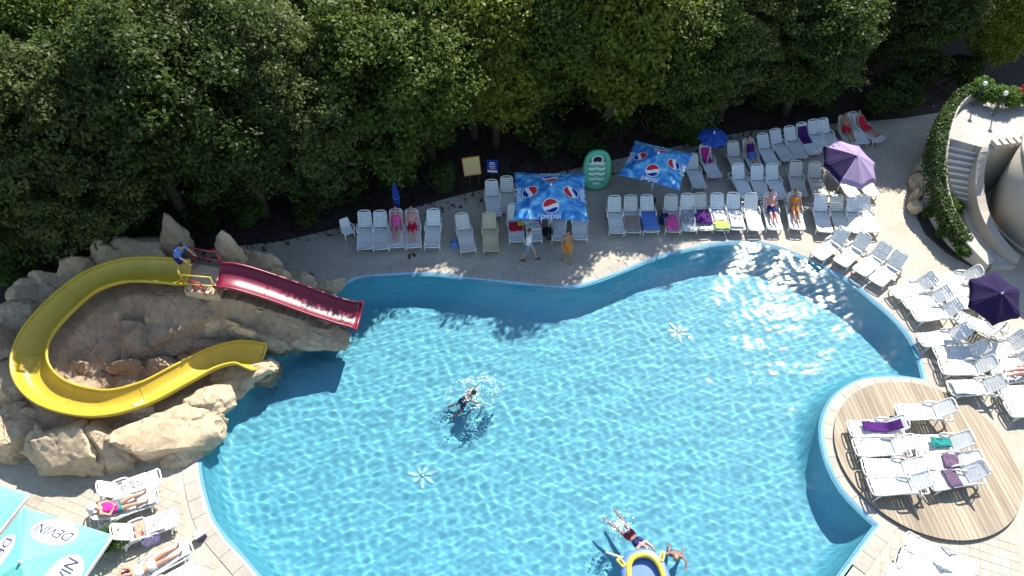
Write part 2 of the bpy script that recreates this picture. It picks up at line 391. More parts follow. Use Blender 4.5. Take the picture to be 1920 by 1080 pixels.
wall = ring('pool_wall', lip_in, -.07, wall_bot, -.5, 'pool_tile', pool, True)
def pool_floor():
    st = .11; xs, ys = np.arange(-15, 17.5, st), np.arange(7.2, 24.2, st); X, Y = np.meshgrid(xs, ys)
    D = np.full(X.shape, 9.0); n = len(outline)
    for i in range(n):
        (x1, y1), (x2, y2) = outline[i-1], outline[i]; l2 = (x2-x1)**2+(y2-y1)**2+1e-12
        t = np.clip(((X-x1)*(x2-x1)+(Y-y1)*(y2-y1))/l2, 0, 1); D = np.minimum(D, np.hypot(X-x1-t*(x2-x1), Y-y1-t*(y2-y1)))
    ins = inside(X, Y, outline); D = np.where(ins, D, 0)
    q = np.clip((D-.12)/.85, 0, 1); Z = DEPTH+(-.15-DEPTH)*(1-q)**2.6
    keep = inside(X[:-1, :-1]+st/2, Y[:-1, :-1]+st/2, offset(outline, -.10)); idx = np.arange(X.size).reshape(X.shape)
    f = np.stack([idx[:-1, :-1], idx[:-1, 1:], idx[1:, 1:], idx[1:, :-1]], -1)[keep]
    us, inv = np.unique(f, return_inverse=True); m = MB(); m.add(np.stack([X.ravel(), Y.ravel(), Z.ravel()], -1)[us].tolist(), inv.reshape(-1, 4).tolist(), 0, True)
    return m.build('pool_floor', 'pool_tile', pool)
floor_ = pool_floor()
for o in (lip, wall, floor_): o.cycles.is_caustics_receiver = True
# coping stones, one by one
cop_out = offset(outline, .42)
acc = 0; start = 0; rng = random.Random(3); n = len(outline)
vis = lambda x, y: y > 8.6
i = 0; stones = 0
while i < n:
    j = min(i+2, n); idx = [k % n for k in range(i, j+1)]
    if vis(*outline[i]):
        A = [Vector(outline[k]) for k in idx]; B = [Vector(cop_out[k]) for k in idx]
        def cut(Q):
            q = list(Q); q[0] = q[0]+(q[1]-q[0]).normalized()*.007; q[-1] = q[-1]-(q[-1]-q[-2]).normalized()*.007; return q
        A, B = cut(A), cut(B); h = .022+rng.uniform(-.003, .003); m = MB()
        poly = [(p.x, p.y) for p in A]+[(p.x, p.y) for p in reversed(B)]
        m.prism(poly, -.12, h); m.build('coping_stone', 'coping', pool); stones += 1
    i = j
# water surface with real waves
def water_mesh():
    st = .041; x0, x1, y0, y1 = -16, 18, 8.4, 24.5
    nx, ny = int((x1-x0)/st), int((y1-y0)/st)
    X, Y = np.meshgrid(np.linspace(x0, x1, nx+1), np.linspace(y0, y1, ny+1))
    r = np.random.default_rng(5); Z = np.full(X.shape, -.02)
    for k in range(72):
        if k < 60: L_ = r.uniform(.16, .55); sl = .00068
        else: L_ = r.uniform(.9, 2.6); sl = .0016
        kk = 2*PI/L_; a = r.normal(-2.0, 1.2) if k % 2 else r.uniform(0, 2*PI)
        wob = .5*np.sin(X*r.uniform(.1, .5)+r.uniform(0, 6))+.5*np.sin(Y*r.uniform(.1, .5)+r.uniform(0, 6))
        Z += sl*L_*(1+.6*wob)*np.sin(kk*(math.cos(a)*X+math.sin(a)*Y)+r.uniform(0, 6.28)+wob*1.5)
    for (px, py), amp, lam, ext in (((883, 742), .006, .6, 2.4), ((1195, 1025), .004, .55, 1.8), ((1266, 1037), .003, .5, 1.2)):
        g = G(px, py); d = np.hypot(X-g.x, Y-g.y); Z += amp*np.cos(2*PI*d/lam)*np.exp(-d/ext*1.6)
    keep = inside((X[:-1, :-1]+st/2), (Y[:-1, :-1]+st/2), offset(outline, -.03))
    idx = np.arange(X.size).reshape(X.shape)
    f = np.stack([idx[:-1, :-1], idx[:-1, 1:], idx[1:, 1:], idx[1:, :-1]], -1)[keep]
    used, inv = np.unique(f, return_inverse=True); f = inv.reshape(-1, 4)
    v = np.stack([X.ravel(), Y.ravel(), Z.ravel()], -1)[used]
    me = bpy.data.meshes.new('water'); me.from_pydata(v.tolist(), [], f.tolist())
    me.polygons.foreach_set('use_smooth', [True]*len(f)); me.materials.append(MATS['water'])
    o = link('water', me); tag(o, kind='structure'); o.cycles.is_caustics_caster = True
    return o
water_mesh()

# ------------------------------------------------------------------ ground and paving
hole = offset(outline, .05)
pave_poly = [G2(-700, 1500), G2(-500, 760), G2(60, 560), G2(300, 478), G2(530, 452), G2(640, 426), G2(860, 366), G2(1150, 300), G2(1400, 246), G2(1690, 222), G2(1800, 205), G2(2500, 180), G2(2900, 1500)]
tag(fill('paving', [pave_poly, hole], 0, 'paving'), kind='structure')
paving = bpy.data.objects['paving']
big = [(-400, -60), (400, -60), (400, 600), (-400, 600)]
tag(fill('ground', [big, offset(outline, .3)], -.03, 'soil'), kind='structure')
# single pavers where the photograph shows them, near the lower corners
pm = MB(); h_ = TILE/2-.0025
pm.add([(-h_, -h_, 0), (h_, -h_, 0), (h_, h_, 0), (-h_, h_, 0), (-h_+.006, -h_+.006, .008), (h_-.006, -h_+.006, .008), (h_-.006, h_-.006, .008), (-h_+.006, h_-.006, .008)],
       [(4, 5, 6, 7), (0, 1, 5, 4), (1, 2, 6, 5), (2, 3, 7, 6), (3, 0, 4, 7)])
pme = pm.mesh('paver', 'paver'); ca, sa = math.cos(-.35), math.sin(-.35)
deck_c = None
cands = []
for i in range(-80, 80):
    for j in range(-10, 80):
        x, y = (i+.5)*TILE, (j+.5)*TILE; X, Y = x*ca-y*sa, x*sa+y*ca
        cands.append((X, Y))
cx_ = np.array([c[0] for c in cands]); cy_ = np.array([c[1] for c in cands])
okp = ~inside(cx_, cy_, offset(outline, .62))
sel = []
for k, (X, Y) in enumerate(cands):
    if not okp[k]: continue
    d = Y*CP+CH*SP; px = 960+F*X/d; py = 540+F*(CH*CP-Y*SP)/d
    if -10 < px < 470 and 905 < py < 1095: sel.append((abs(px-330)+abs(py-980), X, Y))
    elif 1600 < px < 1930 and 1000 < py < 1095: sel.append((120+abs(px-1700), X, Y))
sel.sort()
rng = random.Random(8)
for d, X, Y in sel[:300]:
    o = link('paver', pme, paving, (X, Y, rng.uniform(-.002, .003)), (rng.uniform(-.004, .004), rng.uniform(-.004, .004), -.35))

# ------------------------------------------------------------------ round timber deck
DC = G(1737, 862, .12)
pts = [(1566, 824), (1804, 1015), (1911, 910), (1870, 808), (1822, 760), (1770, 730), (1593, 902), (1648, 958), (1707, 991), (1752, 1008), (1848, 1010), (1889, 976), (1596, 750), (1574, 776)]
Q = np.array([G2(x, y, .12) for x, y in pts]); A_ = np.c_[2*Q, np.ones(len(Q))]; sol, *_ = np.linalg.lstsq(A_, (Q**2).sum(1), rcond=None)
DC = Vector((sol[0], sol[1], 0)); DR = math.sqrt(sol[2]+sol[0]**2+sol[1]**2)
deck = empty('round_deck', DC, R(4)); tag(deck, 'round timber deck of weathered planks at the pool edge', 'deck')
m = MB(); m.tube([(math.cos(a)*(DR-.09), math.sin(a)*(DR-.09), .045) for a in np.linspace(0, 2*PI, 72)[:-1]], .04, 6, closed=True)
m.prism([(math.cos(a)*(DR-.12), math.sin(a)*(DR-.12)) for a in np.linspace(0, 2*PI, 49)[:-1]], .004, .07); m.build('base_frame', 'dark_metal', deck)
pw = .148; k = -DR+pw/2
while k < DR:
    a, b = k-pw/2+.004, k+pw/2-.004
    if abs(k) < DR-.05:
        f = lambda x: math.sqrt(max(0, DR*DR-min(abs(x), DR*.999)**2))
        xs = np.linspace(a, b, 4); top = [(x, f(x)) for x in xs]; bot = [(x, -f(x)) for x in reversed(xs)]
        m = MB(); m.prism(top[::-1]+bot[::-1], .085, .12+rng.uniform(-.002, .002)); m.build('plank', 'deck_wood', deck)
    k += pw

# ------------------------------------------------------------------ sun loungers
def make_lounger(mat):
    """foot end at the origin, head towards +x; seat top at .36"""
    root = empty('sun_lounger', (0, 0, 0))
    def prof(x): return .34+.035*math.cos((x-.95)*PI/.62)*(1 if x > .3 else .6)-.02
    m = MB()
    for s in (-1, 1):
        m.tube([(x, s*.305, prof(min(x, 1.3))+.01) for x in np.linspace(.03, 1.78, 16)], .026, 7, flat=1.35)
    m.tube([(.05, -.305, prof(.05)+.01), (.0, -.24, prof(0)+.01), (-.015, 0, prof(0)+.012), (.0, .24, prof(0)+.01), (.05, .305, prof(.05)+.01)], .026, 7)
    m.box((1.76, 0, .345), (.06, .6, .05)); m.box((1.28, 0, .30), (.05, .6, .04))
    m.build('frame', mat, root)
    m = MB(); x = .075
    while x < 1.2:
        z = prof(x+.045); sl = math.atan2(prof(x+.09)-prof(x), .09)
        m.box((x+.043, 0, z+.012), (.084, .565, .022), (0, -sl, 0)); x += .1
    m.box((.65, 0, prof(.65)-.012), (1.2, .05, .02)); m.build('seat', mat, root)
    for lx, tx in ((.22, -.06), (1.58, .07)):
        for s in (-1, 1):
            l = MB()
            if lx < 1: l.tube([(lx+.10, s*.30, .335), (lx, s*.305, .2), (lx+tx, s*.315, 0.0)], [.04, .032, .026], 7)
            else: l.tube([(lx-.14, s*.30, .335), (lx, s*.305, .2), (lx+tx, s*.315, 0.0)], [.05, .036, .028], 7)
            l.build('leg', mat, root)
    for s in (-1, 1):
        a = MB(); a.tube([(.92, s*.325, .36), (.97, s*.335, .45), (1.08, s*.335, .485), (1.34, s*.335, .475), (1.42, s*.33, .43), (1.44, s*.32, .35)], [.02, .024, .03, .03, .024, .02], 7); a.build('armrest', mat, root)
    b = MB()
    for s in (-1, 1): b.tube([(.0, s*.265, 0), (.3, s*.27, -.012), (.62, s*.265, .0), (.70, s*.235, .004)], .024, 7)
    b.tube([(.70, -.235, .004), (.735, -.12, .006), (.745, 0, .006), (.735, .12, .006), (.70, .235, .004)], .024, 7)
    x = .03
    while x < .66: b.box((x+.04, 0, -.008*math.sin(x*4)), (.079, .5, .02)); x += .093
    b.box((.34, 0, -.02), (.62, .05, .02))
    bo = b.build('backrest', mat, root, (1.23, 0, .365)); bo.rotation_euler = (0, -R(45), 0)
    st = MB()
    for s in (-1, 1): st.tube([(1.55, s*.24, .66), (1.66, s*.25, .35)], .016, 6)
    st.build('prop', mat, root)
    return root
PROTO = {k: make_lounger(k) for k in ('white_plastic', 'old_plastic', 'beige_plastic')}
used = set(); LOUNGERS = {}
def lounger(key, foot, top, ba=45, mat='white_plastic', label='', group='', z=0):
    zt = .365+.74*math.sin(R(ba))
    a, b = G(*foot, .36+z), G(*top, zt+z)
    jr = random.Random(str(key)); ang = math.atan2(b.y-a.y, b.x-a.x)+R(jr.uniform(-3.5, 3.5)); ba += jr.uniform(-4, 4) if key != 'L3' else 0
    o = PROTO[mat]
    if mat in used: o = copy_tree(o)
    used.add(mat)
    o.location = (a.x, a.y, z); o.rotation_euler = (0, 0, ang); tag(o, label, 'sun lounger', group)
    dz = R(ba)
    for c in o.children:
        if c.name.startswith('backrest'): c.rotation_euler = (0, -dz, 0)
        if c.name.startswith('prop'):
            c.scale = (1, 1, max(.3, math.sin(dz)*.5/.3536+.5)*.66 if abs(ba-45) > 12 else 1)
    LOUNGERS[key] = (o.location.copy(), ang, ba)
    return o
ORD = 'first second third fourth fifth sixth seventh eighth ninth tenth eleventh twelfth thirteenth fourteenth fifteenth sixteenth seventeenth eighteenth nineteenth twentieth twenty-first twenty-second twenty-third twenty-fourth'.split()
def row(key, pairs, phrase, group, ba=45, mats=None, z=0, extra=None, bas=None):
    for i, (f, t) in enumerate(pairs):
        e = (extra or {}).get(i)
        lab = f'{e}, {ORD[i]} {phrase}' if e else f'white sun lounger, {ORD[i]} {phrase}'
        lounger((key, i), f, t, (bas or {}).get(i, ba), (mats or {}).get(i, 'white_plastic'), lab, group, z)
GB = 'sun loungers on the shaded far side'
row('A', [((683, 466), (681, 408)), ((712, 466), (710, 404)), ((743, 463), (741, 402)), ((775, 463), (771, 403)), ((809, 463), (808, 403))],
    'in the row of five near the rocks', GB, extra={2: 'white lounger with a person in pink', 3: 'lounger with a person in red shorts'})
lounger('A5', (879, 470), (871, 413), 45, 'old_plastic', 'greyish sun lounger standing slightly askew left of the beige lounger', GB)
lounger('A6', (921, 469), (920, 408), 40, 'beige_plastic', 'beige yellow sun lounger left of the near blue umbrella', GB)
lounger('B0', (927, 404), (923, 348), 45, 'white_plastic', 'white sun lounger directly behind the beige lounger', GB)
lounger('B1', (952, 397), (948, 338), 45, 'old_plastic', 'greyish sun lounger tucked against the left edge of the near blue umbrella', GB)
row('C', [((970, 452), (968, 393)), ((1003, 451), (1001, 392)), ((1050, 449), (1047, 391)), ((1088, 448), (1086, 390))], 'from the left beneath the near blue umbrella', GB)
row('D', [((1158, 436), (1155, 374)), ((1189, 435), (1184, 373)), ((1223, 434), (1216, 375)), ((1264, 434), (1258, 375)), ((1295, 432), (1288, 372)), ((1325, 431), (1316, 372)), ((1355, 431), (1347, 372)),
          ((1385, 430), (1379, 371)), ((1420, 431), (1413, 374)), ((1455, 430), (1450, 374)), ((1497, 429), (1491, 375)), ((1549, 434), (1542, 377)), ((1584, 434), (1577, 379)), ((1613, 436), (1606, 381)), ((1640, 434), (1629, 380))],
    'from the left in the long row', GB, mats={1: 'old_plastic', 3: 'old_plastic', 5: 'old_plastic', 12: 'old_plastic'},
    extra={1: 'lounger with a rainbow towel', 2: 'lounger with a blue towel', 3: 'lounger with a pink towel', 5: 'lounger with a purple towel', 6: 'lounger with a green towel'})
row('E', [((1405, 371), (1394, 324)), ((1434, 373), (1427, 325)), ((1468, 372), (1461, 328)), ((1502, 366), (1495, 316)), ((1541, 368), (1534, 316)), ((1605, 369), (1597, 331)), ((1638, 366), (1630, 322))],
    'from the left in the middle row behind the long row', GB, mats={3: 'old_plastic', 4: 'old_plastic'})
row('F', [((1314, 351), (1300, 300)), ((1343, 331), (1325, 280)), ((1392, 326), (1384, 277)), ((1424, 321), (1412, 271)), ((1453, 310), (1437, 260)), ((1481, 300), (1461, 252)), ((1505, 295), (1487, 248)), ((1530, 288), (1514, 243)),
          ((1551, 282), (1538, 239)), ((1573, 279), (1557, 238)), ((1601, 274), (1590, 228)), ((1620, 268), (1608, 223)), ((1654, 263), (1630, 226))],
    'from the left in the rearmost row under the trees', GB, mats={2: 'old_plastic', 10: 'old_plastic'})
GR = 'sun loungers along the right pool edge'
row('G', [((1530, 480), (1574, 437)), ((1574, 493), (1620, 447)), ((1610, 510), (1648, 466)), ((1641, 529), (1680, 484))], 'from the left in the sunny far right curve', GR, ba=58)
row('H', [((1674, 549), (1741, 517)), ((1695, 568), (1763, 544)), ((1713, 590), (1782, 569)), ((1724, 637), (1802, 614)), ((1754, 662), (1839, 644)), ((1763, 687), (1847, 672)), ((1780, 727), (1863, 707))],
    'from the far end along the right pool edge', GR, ba=52)
row('I', [((1750, 523), (1821, 504)), ((1762, 544), (1832, 527)), ((1776, 564), (1846, 548)), ((1847, 668), (1900, 634)), ((1858, 692), (1925, 662)), ((1869, 705), (1950, 688)), ((1874, 736), (1960, 718)), ((1889, 767), (1975, 748))],
    'from the far end in the outer right line', GR, ba=50, bas={5: 35})
lounger('I9', (1797, 592), (1860, 590), 75, 'white_plastic', 'white sun lounger with upright back, standing alone below the dark purple umbrella', GR)
GD = 'sun loungers on the round deck'
row('J', [((1592, 803), (1676, 786)), ((1602, 838), (1690, 821)), ((1618, 874), (1713, 863)), ((1631, 911), (1726, 898))], 'from the far end in the left deck line', GD, ba=40, z=.12,
    extra={0: 'lounger with a purple towel'})
row('N', [((1711, 829), (1798, 816)), ((1722, 860), (1813, 851)), ((1741, 903), (1830, 880))], 'from the far end in the right deck line', GD, ba=48, z=.12,
    extra={0: 'white lounger with a teal towel'})
lounger('J9', (1682, 771), (1764, 754), 50, 'white_plastic', 'white sun lounger standing alone at the far end of the round deck', GD, .12)
row('K', [((1698, 1010), (1791, 1047)), ((1682, 1038), (1775, 1076)), ((1660, 1068), (1755, 1106))], 'from the round deck in the group at the lower right corner', GR, ba=22)
GL = 'sun loungers beside the teal umbrellas'
lounger('L0', (300, 892), (209, 905), 52, 'white_plastic', 'white lounger with a printed towel beside the big sandstone rocks', GL)
lounger('L1', (295, 925), (204, 944), 42, 'white_plastic', 'white lounger carrying a person in a red top, lower left', GL)
lounger('L2', (333, 966), (237, 988), 45, 'white_plastic', 'white lounger with a peach towel and raised back, lower left', GL)
lounger('L3', (357, 1021), (262, 1066), 14, 'white_plastic', 'white lounger carrying a person in a white bikini, lower left', GL)
lounger('L4', (374, 1060), (280, 1102), 30, 'white_plastic', 'empty white lounger cut by the lower picture edge, left of the pool', GL)
for k, o in PROTO.items():
    assert k in used

# plastic chair
ch = empty('plastic_chair', G(655, 446), R(-60)); tag(ch, 'white plastic garden chair beside the first lounger near the rocks', 'chair')
m = MB(); m.box((0, 0, .42), (.44, .44, .03)); m.build('seat', 'white_plastic', ch)
m = MB()
m.grid(lambda u, v: (-.2-.1*v, (u-.5)*.46*(1-.25*v*v), .44+.44*v), 8, 6); o = m.build('backrest', 'white_plastic', ch); mod(o, 'SOLIDIFY', thickness=.02)
for sx in (-1, 1):
    for sy in (-1, 1):
        m = MB(); m.tube([(sx*.19, sy*.19, .42), (sx*.24, sy*.23, 0)], [.03, .02], 6); m.build('leg', 'white_plastic', ch)
for sy in (-1, 1):
    m = MB(); m.tube([(.2, sy*.2, .43), (.2, sy*.26, .62), (0, sy*.27, .64), (-.24, sy*.22, .62)], .022, 6); m.build('armrest', 'white_plastic', ch)

# ------------------------------------------------------------------ towels and small things on the loungers
def on_lounger(key): l, a, b = LOUNGERS[key]; return l, a, b
def towel(key, x0, x1, mat, label, w=.56, y=0.0, cat='towel', crumple=.02, seed=0, up=0, group=None, skew=0):
    """cloth lying on the seat from x0 to x1, and up the backrest by `up` metres"""
    l, a, ba = on_lounger(key); r = Vector((seed*3.7, seed*1.3, 0))
    L_ = (x1-x0)+up
    def fn(u, v):
        t = x0+L_*u; yy = (v-.5)*w*(1+.06*math.sin(u*7+seed))+y+skew*(u-.5)
        if t <= x1 or up == 0: x, z = t, .375
        else: x, z = x1+(t-x1)*math.cos(R(ba)), .395+(t-x1)*math.sin(R(ba))
        n_ = noise.noise(Vector((t*5, yy*6, seed*2.1)))+.6*noise.noise(Vector((t*11, yy*12, seed)))
        z += .012+crumple*(1+n_); x += .03*noise.noise(Vector((yy*4, seed, 1)))*(1 if u in (0, 1) else .3)
        edge = abs(yy)-.29
        if edge > 0: z -= min(.18, edge*1.6)
        return (x, yy, z)
    m = MB(); m.grid(fn, 16, 10); o = m.build('towel', mat); o.location = l; o.rotation_euler = (0, 0, a)
    mod(o, 'SOLIDIFY', thickness=.012, offset=1); tag(o, label, cat, group); return o
towel(('D', 1), .05, .95, 'cloth_rainbow', 'striped rainbow towel on a lounger in the long row', seed=1)
towel(('D', 2), .1, 1.15, 'cloth_blue', 'mid blue towel spread over a lounger in the long row', w=.72, seed=2)
towel(('D', 3), .02, .98, 'cloth_pink', 'bright pink towel on a lounger in the long row', w=.5, seed=4, y=.03)
towel(('D', 4), .45, 1.1, 'cloth_navy_print', 'navy and white printed towel on a lounger in the long row', seed=5)
towel(('D', 5), .35, 1.15, 'cloth_purple', 'vivid purple towel bunched on a lounger in the long row', w=.74, crumple=.05, seed=6, y=-.05)
towel(('D', 6), .02, .5, 'cloth_green', 'lime green towel on the foot of a lounger in the long row', seed=7, w=.6)
towel(('D', 6), .55, 1.15, 'cloth_white', 'white towel above the lime green one in the long row', seed=9, w=.5)
towel(('D', 7), .1, 1.1, 'cloth_print', 'pale towel on the lounger right of the green one', seed=8)
towel(('C', 0), .55, 1.1, 'cloth_red', 'red towel on the leftmost lounger beneath the near blue umbrella', seed=10, w=.6)
towel(('C', 0), .8, 1.12, 'cloth_yellow', 'yellow beach towel rolled beside the red towel under the umbrella', seed=11, w=.26, y=-.24, crumple=.06)
towel(('C', 1), .55, 1.15, 'cloth_white', 'white crumpled towel on the second lounger under the near umbrella', seed=12, w=.6, crumple=.06)
towel(('C', 1), .85, 1.2, 'cloth_magenta', 'magenta towel bundled beside the white one under the near umbrella', seed=13, w=.3, y=-.2, crumple=.07)
towel(('C', 2), .1, 1.1, 'cloth_print', 'pale grey towel on the third lounger under the near umbrella', seed=14)
towel(('F', 1), .9, 1.22, 'cloth_magenta', 'pink towel on the raised back of a rear row lounger beside the far blue umbrella', seed=15, w=.4, up=.5)
towel(('F', 7), .75, 1.22, 'cloth_purple', 'dark purple towel hanging on a lounger back in the rear row', seed=17, w=.5, up=.5)
towel(('J', 0), .45, 1.22, 'cloth_purple', 'dark purple towel trailing over the far left deck lounger', seed=18, w=.36, up=.5, skew=-.12, crumple=.03)
towel(('N', 0), .55, 1.2, 'cloth_teal', 'teal towel crumpled on a deck lounger', seed=19, w=.34, crumple=.06)
towel(('N', 1), .75, 1.22, 'cloth_mauve', 'mauve striped towel bunched on the middle right deck lounger', seed=20, w=.5, crumple=.04)
towel(('N', 2), .6, 1.0, 'cloth_mauve', 'mauve towel laid across the nearest right deck lounger', seed=21, w=.7, crumple=.015)
towel(('H', 6), .1, 1.1, 'cloth_print', 'pale towel on the lounger nearest the round deck', seed=22, w=.6)
towel(('I', 5), .05, .6, 'cloth_white', 'white towel at the feet of the sunbather by the right border', seed=23, w=.5, crumple=.05)
towel('L0', .38, 1.1, 'cloth_white', 'white towel with a dark printed motif on the lounger by the rocks', seed=24, w=.58)
towel('L1', .03, .6, 'cloth_white', 'white towel under the legs of the sunbather in red', seed=25, w=.56, crumple=.012)
towel('L2', .35, .95, 'cloth_white', 'white printed towel on the lounger with the raised back, lower left', seed=26, w=.56)
towel('L2', .95, 1.22, 'cloth_peach', 'peach towel bundled on the lounger with the raised back, lower left', seed=27, w=.5, crumple=.08, y=.02)
towel('L3', .05, 1.2, 'cloth_white', 'white towel under the sunbather in the bikini', seed=28, w=.56, crumple=.01)
towel('L3', 1.5, 1.9, 'cloth_pink', 'pink towel under the head of the sunbather in the bikini', seed=29, w=.5).location.z += .13
# printed marks on the two white towels
def motif(key, strokes, name, label):
    l, a, ba = on_lounger(key); m = MB()
    for st in strokes: m.tube([(x, y, .437) for x, y in st], .012, 5, flat=.5)
    return m, l, a
for key, strokes, nm in (('L0', [[(.5, -.1), (.55, .1), (.65, .12), (.62, -.02), (.7, -.1)], [(.75, .15), (.82, .05), (.8, -.1), (.9, -.12)], [(.95, -.16), (1.0, 0), (1.05, -.1)]], 'white towel with a dark printed motif on the lounger by the rocks'),
                         ('L2', [[(.5, -.1), (.6, .05)], [(.62, -.12), (.7, .04), (.66, .1)]], 'white printed towel on the lounger with the raised back, lower left')):
    m, l, a = motif(key, strokes, nm, '')
    par = [o for o in col.objects if o.get('label') == nm][0]; m.build('printed_motif', 'logo_grey', par)

def bag(name, loc, size, mat, label, cat, rz=0, handle=True):
    o = empty(name, loc, rz); tag(o, label, cat); m = MB(); a, b, c = size
    def fn(u, v):
        an = 2*PI*u; bul = 1+.12*math.sin(PI*v); ex = .55
        cx, sx = math.cos(an), math.sin(an)
        return (a/2*bul*math.copysign(abs(cx)**ex, cx), b/2*bul*math.copysign(abs(sx)**ex, sx)*(1-.35*v), c*v+.002)
    m.grid(fn, 20, 6); m.prism([(a/2*.8*math.cos(t), b/2*.8*math.sin(t)) for t in np.linspace(0, 2*PI, 13)[:-1]], .0, .02)
    m.prism([(a/2*.9*math.cos(t), b/2*.55*math.sin(t)) for t in np.linspace(0, 2*PI, 13)[:-1]], c-.06, c-.03)
    m.build('body', mat, o)
    if handle:
        for s in (-1, 1):
            h = MB(); h.tube([(-a*.25, s*b*.3, c-.03), (-a*.18, s*b*.45, c+.12), (0, s*b*.5, c+.16), (a*.18, s*b*.45, c+.12), (a*.25, s*b*.3, c-.03)], .012, 6); h.build('handle', mat, o)
    return o
bag('beach_bag', G(286, 1012), (.5, .36, .36), 'cloth_violet_print', 'violet and white patterned beach bag on the paving between two loungers', 'bag', .5)
bag('beach_bag', G(1243, 418), (.3, .26, .5), 'cloth_navy', 'dark navy beach bag between two loungers in the long row', 'bag', .2)
bag('beach_bag', G(853, 463), (.3, .2, .3), 'cloth_blue', 'small blue beach bag left of the grey lounger askew', 'bag')
bag('beach_bag', G(1031, 447), (.26, .22, .4), 'float_black', 'black beach bag under the near blue umbrella', 'bag')
# cooler
co = empty('cool_box', G(378, 1008), R(40)); tag(co, 'small mauve cool box with a white lid at the pool edge, lower left', 'cool box')
m = MB(); m.box((0, 0, .14), (.3, .22, .28), taper=1.06); m.build('body', 'cloth_mauve', co)
m = MB(); m.box((0, 0, .30), (.34, .26, .05), taper=.92); m.build('lid', 'white_plastic', co)
m = MB(); m.tube([(-.17, 0, .24), (-.18, 0, .36), (0, 0, .39), (.18, 0, .36), (.17, 0, .24)], .012, 6); m.build('handle', 'white_plastic', co)
def flipflops(px, py, rz, label):
    for k in (-1, 1):
        o = empty('flip_flop', G(px, py)+Vector((k*.09, k*.05, 0)), rz+k*.3); tag(o, label+(' (left one)' if k < 0 else ' (right one)'), 'sandal')
        m = MB(); m.prism([(math.cos(t)*.05*(1+.2*math.sin(t)), math.sin(t)*.14) for t in np.linspace(0, 2*PI, 15)[:-1]], .002, .025); m.build('sole', 'float_black', o)
        m = MB(); m.tube([(-.045, -.01, .022), (-.01, .06, .06), (.0, .08, .024)], .008, 5); m.tube([(.045, -.01, .022), (.01, .06, .06), (.0, .08, .024)], .008, 5); m.build('strap', 'float_black', o)
flipflops(772, 480, .4, 'black flip-flop on the paving below the person in red shorts')

# ------------------------------------------------------------------ umbrellas
def text_mesh(body, size):
    cu = bpy.data.curves.new('t', 'FONT'); cu.body = body; cu.size = size; cu.align_x = 'CENTER'; cu.align_y = 'CENTER'; cu.offset = size*.012
    o = bpy.data.objects.new('t', cu); col.objects.link(o); bpy.context.view_layer.update()
    me = bpy.data.meshes.new_from_object(o.evaluated_get(bpy.context.evaluated_depsgraph_get()))
    v = [tuple(x.co) for x in me.vertices]; f = [tuple(p.vertices) for p in me.polygons]
    bpy.data.objects.remove(o); bpy.data.curves.remove(cu); bpy.data.meshes.remove(me)
    return v, f
def square_umbrella(name, c, S, ze, zp, rz, mat, label, decal, pole='white_paint', sag=.10, valance='canopy_white', vh=.12, tilt=(0, 0), group=None, shell_th=.006, concave=.06):
    o = empty(name, c, rz); o.rotation_euler = (tilt[0], tilt[1], rz); tag(o, label, 'umbrella', group)
    h = S/2
    def P(k, a, b, up=0.0):
        """panel k: a metres sideways, b metres out from the peak"""
        r = b/h; t = a/b if b > 1e-6 else 0
        rr = 1-concave*(1-t*t)*r
        z = zp+(ze-zp)*r+sag*math.sin(PI*min(r, 1))*-.6*(1-t*t)+up
        an = k*PI/2; b2, a2 = b*rr, a*rr
        return (math.cos(an)*b2-math.sin(an)*a2, math.sin(an)*b2+math.cos(an)*a2, z)
    for k in range(4):
        m = MB()
        def fn(u, v):
            b = h*(.02+.98*v); return P(k, b*(2*u-1), b)
        m.grid(fn, 14, 12)
        pn = m.build('canopy_panel', mat, o); mod(pn, 'SOLIDIFY', thickness=shell_th)
        if vh:
            m = MB(); m.grid(lambda u, v: tuple(Vector(P(k, h*(2*u-1), h))+Vector((0, 0, -vh*v+.002))+Vector((math.cos(k*PI/2), math.sin(k*PI/2), 0))*.004), 14, 1)
            w = m.build('valance', valance, o); mod(w, 'SOLIDIFY', thickness=.004)
        for dmat, verts, faces in decal():
            m = MB(); m.add([P(k, x, y, .016+z) for x, y, z in verts], faces); m.build('print', dmat, pn)
        m = MB(); a = k*PI/2+PI/4; ex = h*math.sqrt(2)
        m.tube([(0, 0, zp-.05), (math.cos(a)*ex*.98, math.sin(a)*ex*.98, ze-.03)], .014, 6); m.tube([(0, 0, zp-.55), (math.cos(a)*ex*.5, math.sin(a)*ex*.5, (zp+ze)/2-.04)], .011, 6); m.build('rib', pole, o)
    m = MB(); m.tube([(0, 0, 0.02), (0, 0, zp+.02)], .026, 10); m.build('pole', pole, o)
    m = MB(); m.tube([(0, 0, zp-.01), (0, 0, zp+.03), (0, 0, zp+.08), (0, 0, zp+.1)], [.06, .05, .035, .01], 10); m.build('finial', 'white_paint', o)
    m = MB(); m.prism([(math.cos(t)*.27, math.sin(t)*.27) for t in np.linspace(0, 2*PI, 21)[:-1]], 0.002, .08); m.tube([(0, 0, .07), (0, 0, .35)], .04, 10); m.build('base', 'dark_metal', o)
    return o
def disc(x0, y0, rx, ry, n=32, z=0, ang=0, f=None):
    """filled ellipse (or the part of it kept by f) as a fan on a fine grid"""
    v = []; fs = []; N = 14
    for j in range(N+1):
        for i in range(n): r = j/N; v.append((x0+rx*r*math.cos(2*PI*i/n), y0+ry*r*math.sin(2*PI*i/n), z))
    for j in range(N):
        for i in range(n):
            a, b = j*n+i, j*n+(i+1) % n; q = (a, b, b+n, a+n)
            cx, cy = [sum(v[t][w] for t in q)/4-(x0, y0)[w] for w in (0, 1)]
            if f is None or f(cx/rx, cy/ry): fs.append(q)
    return v, fs
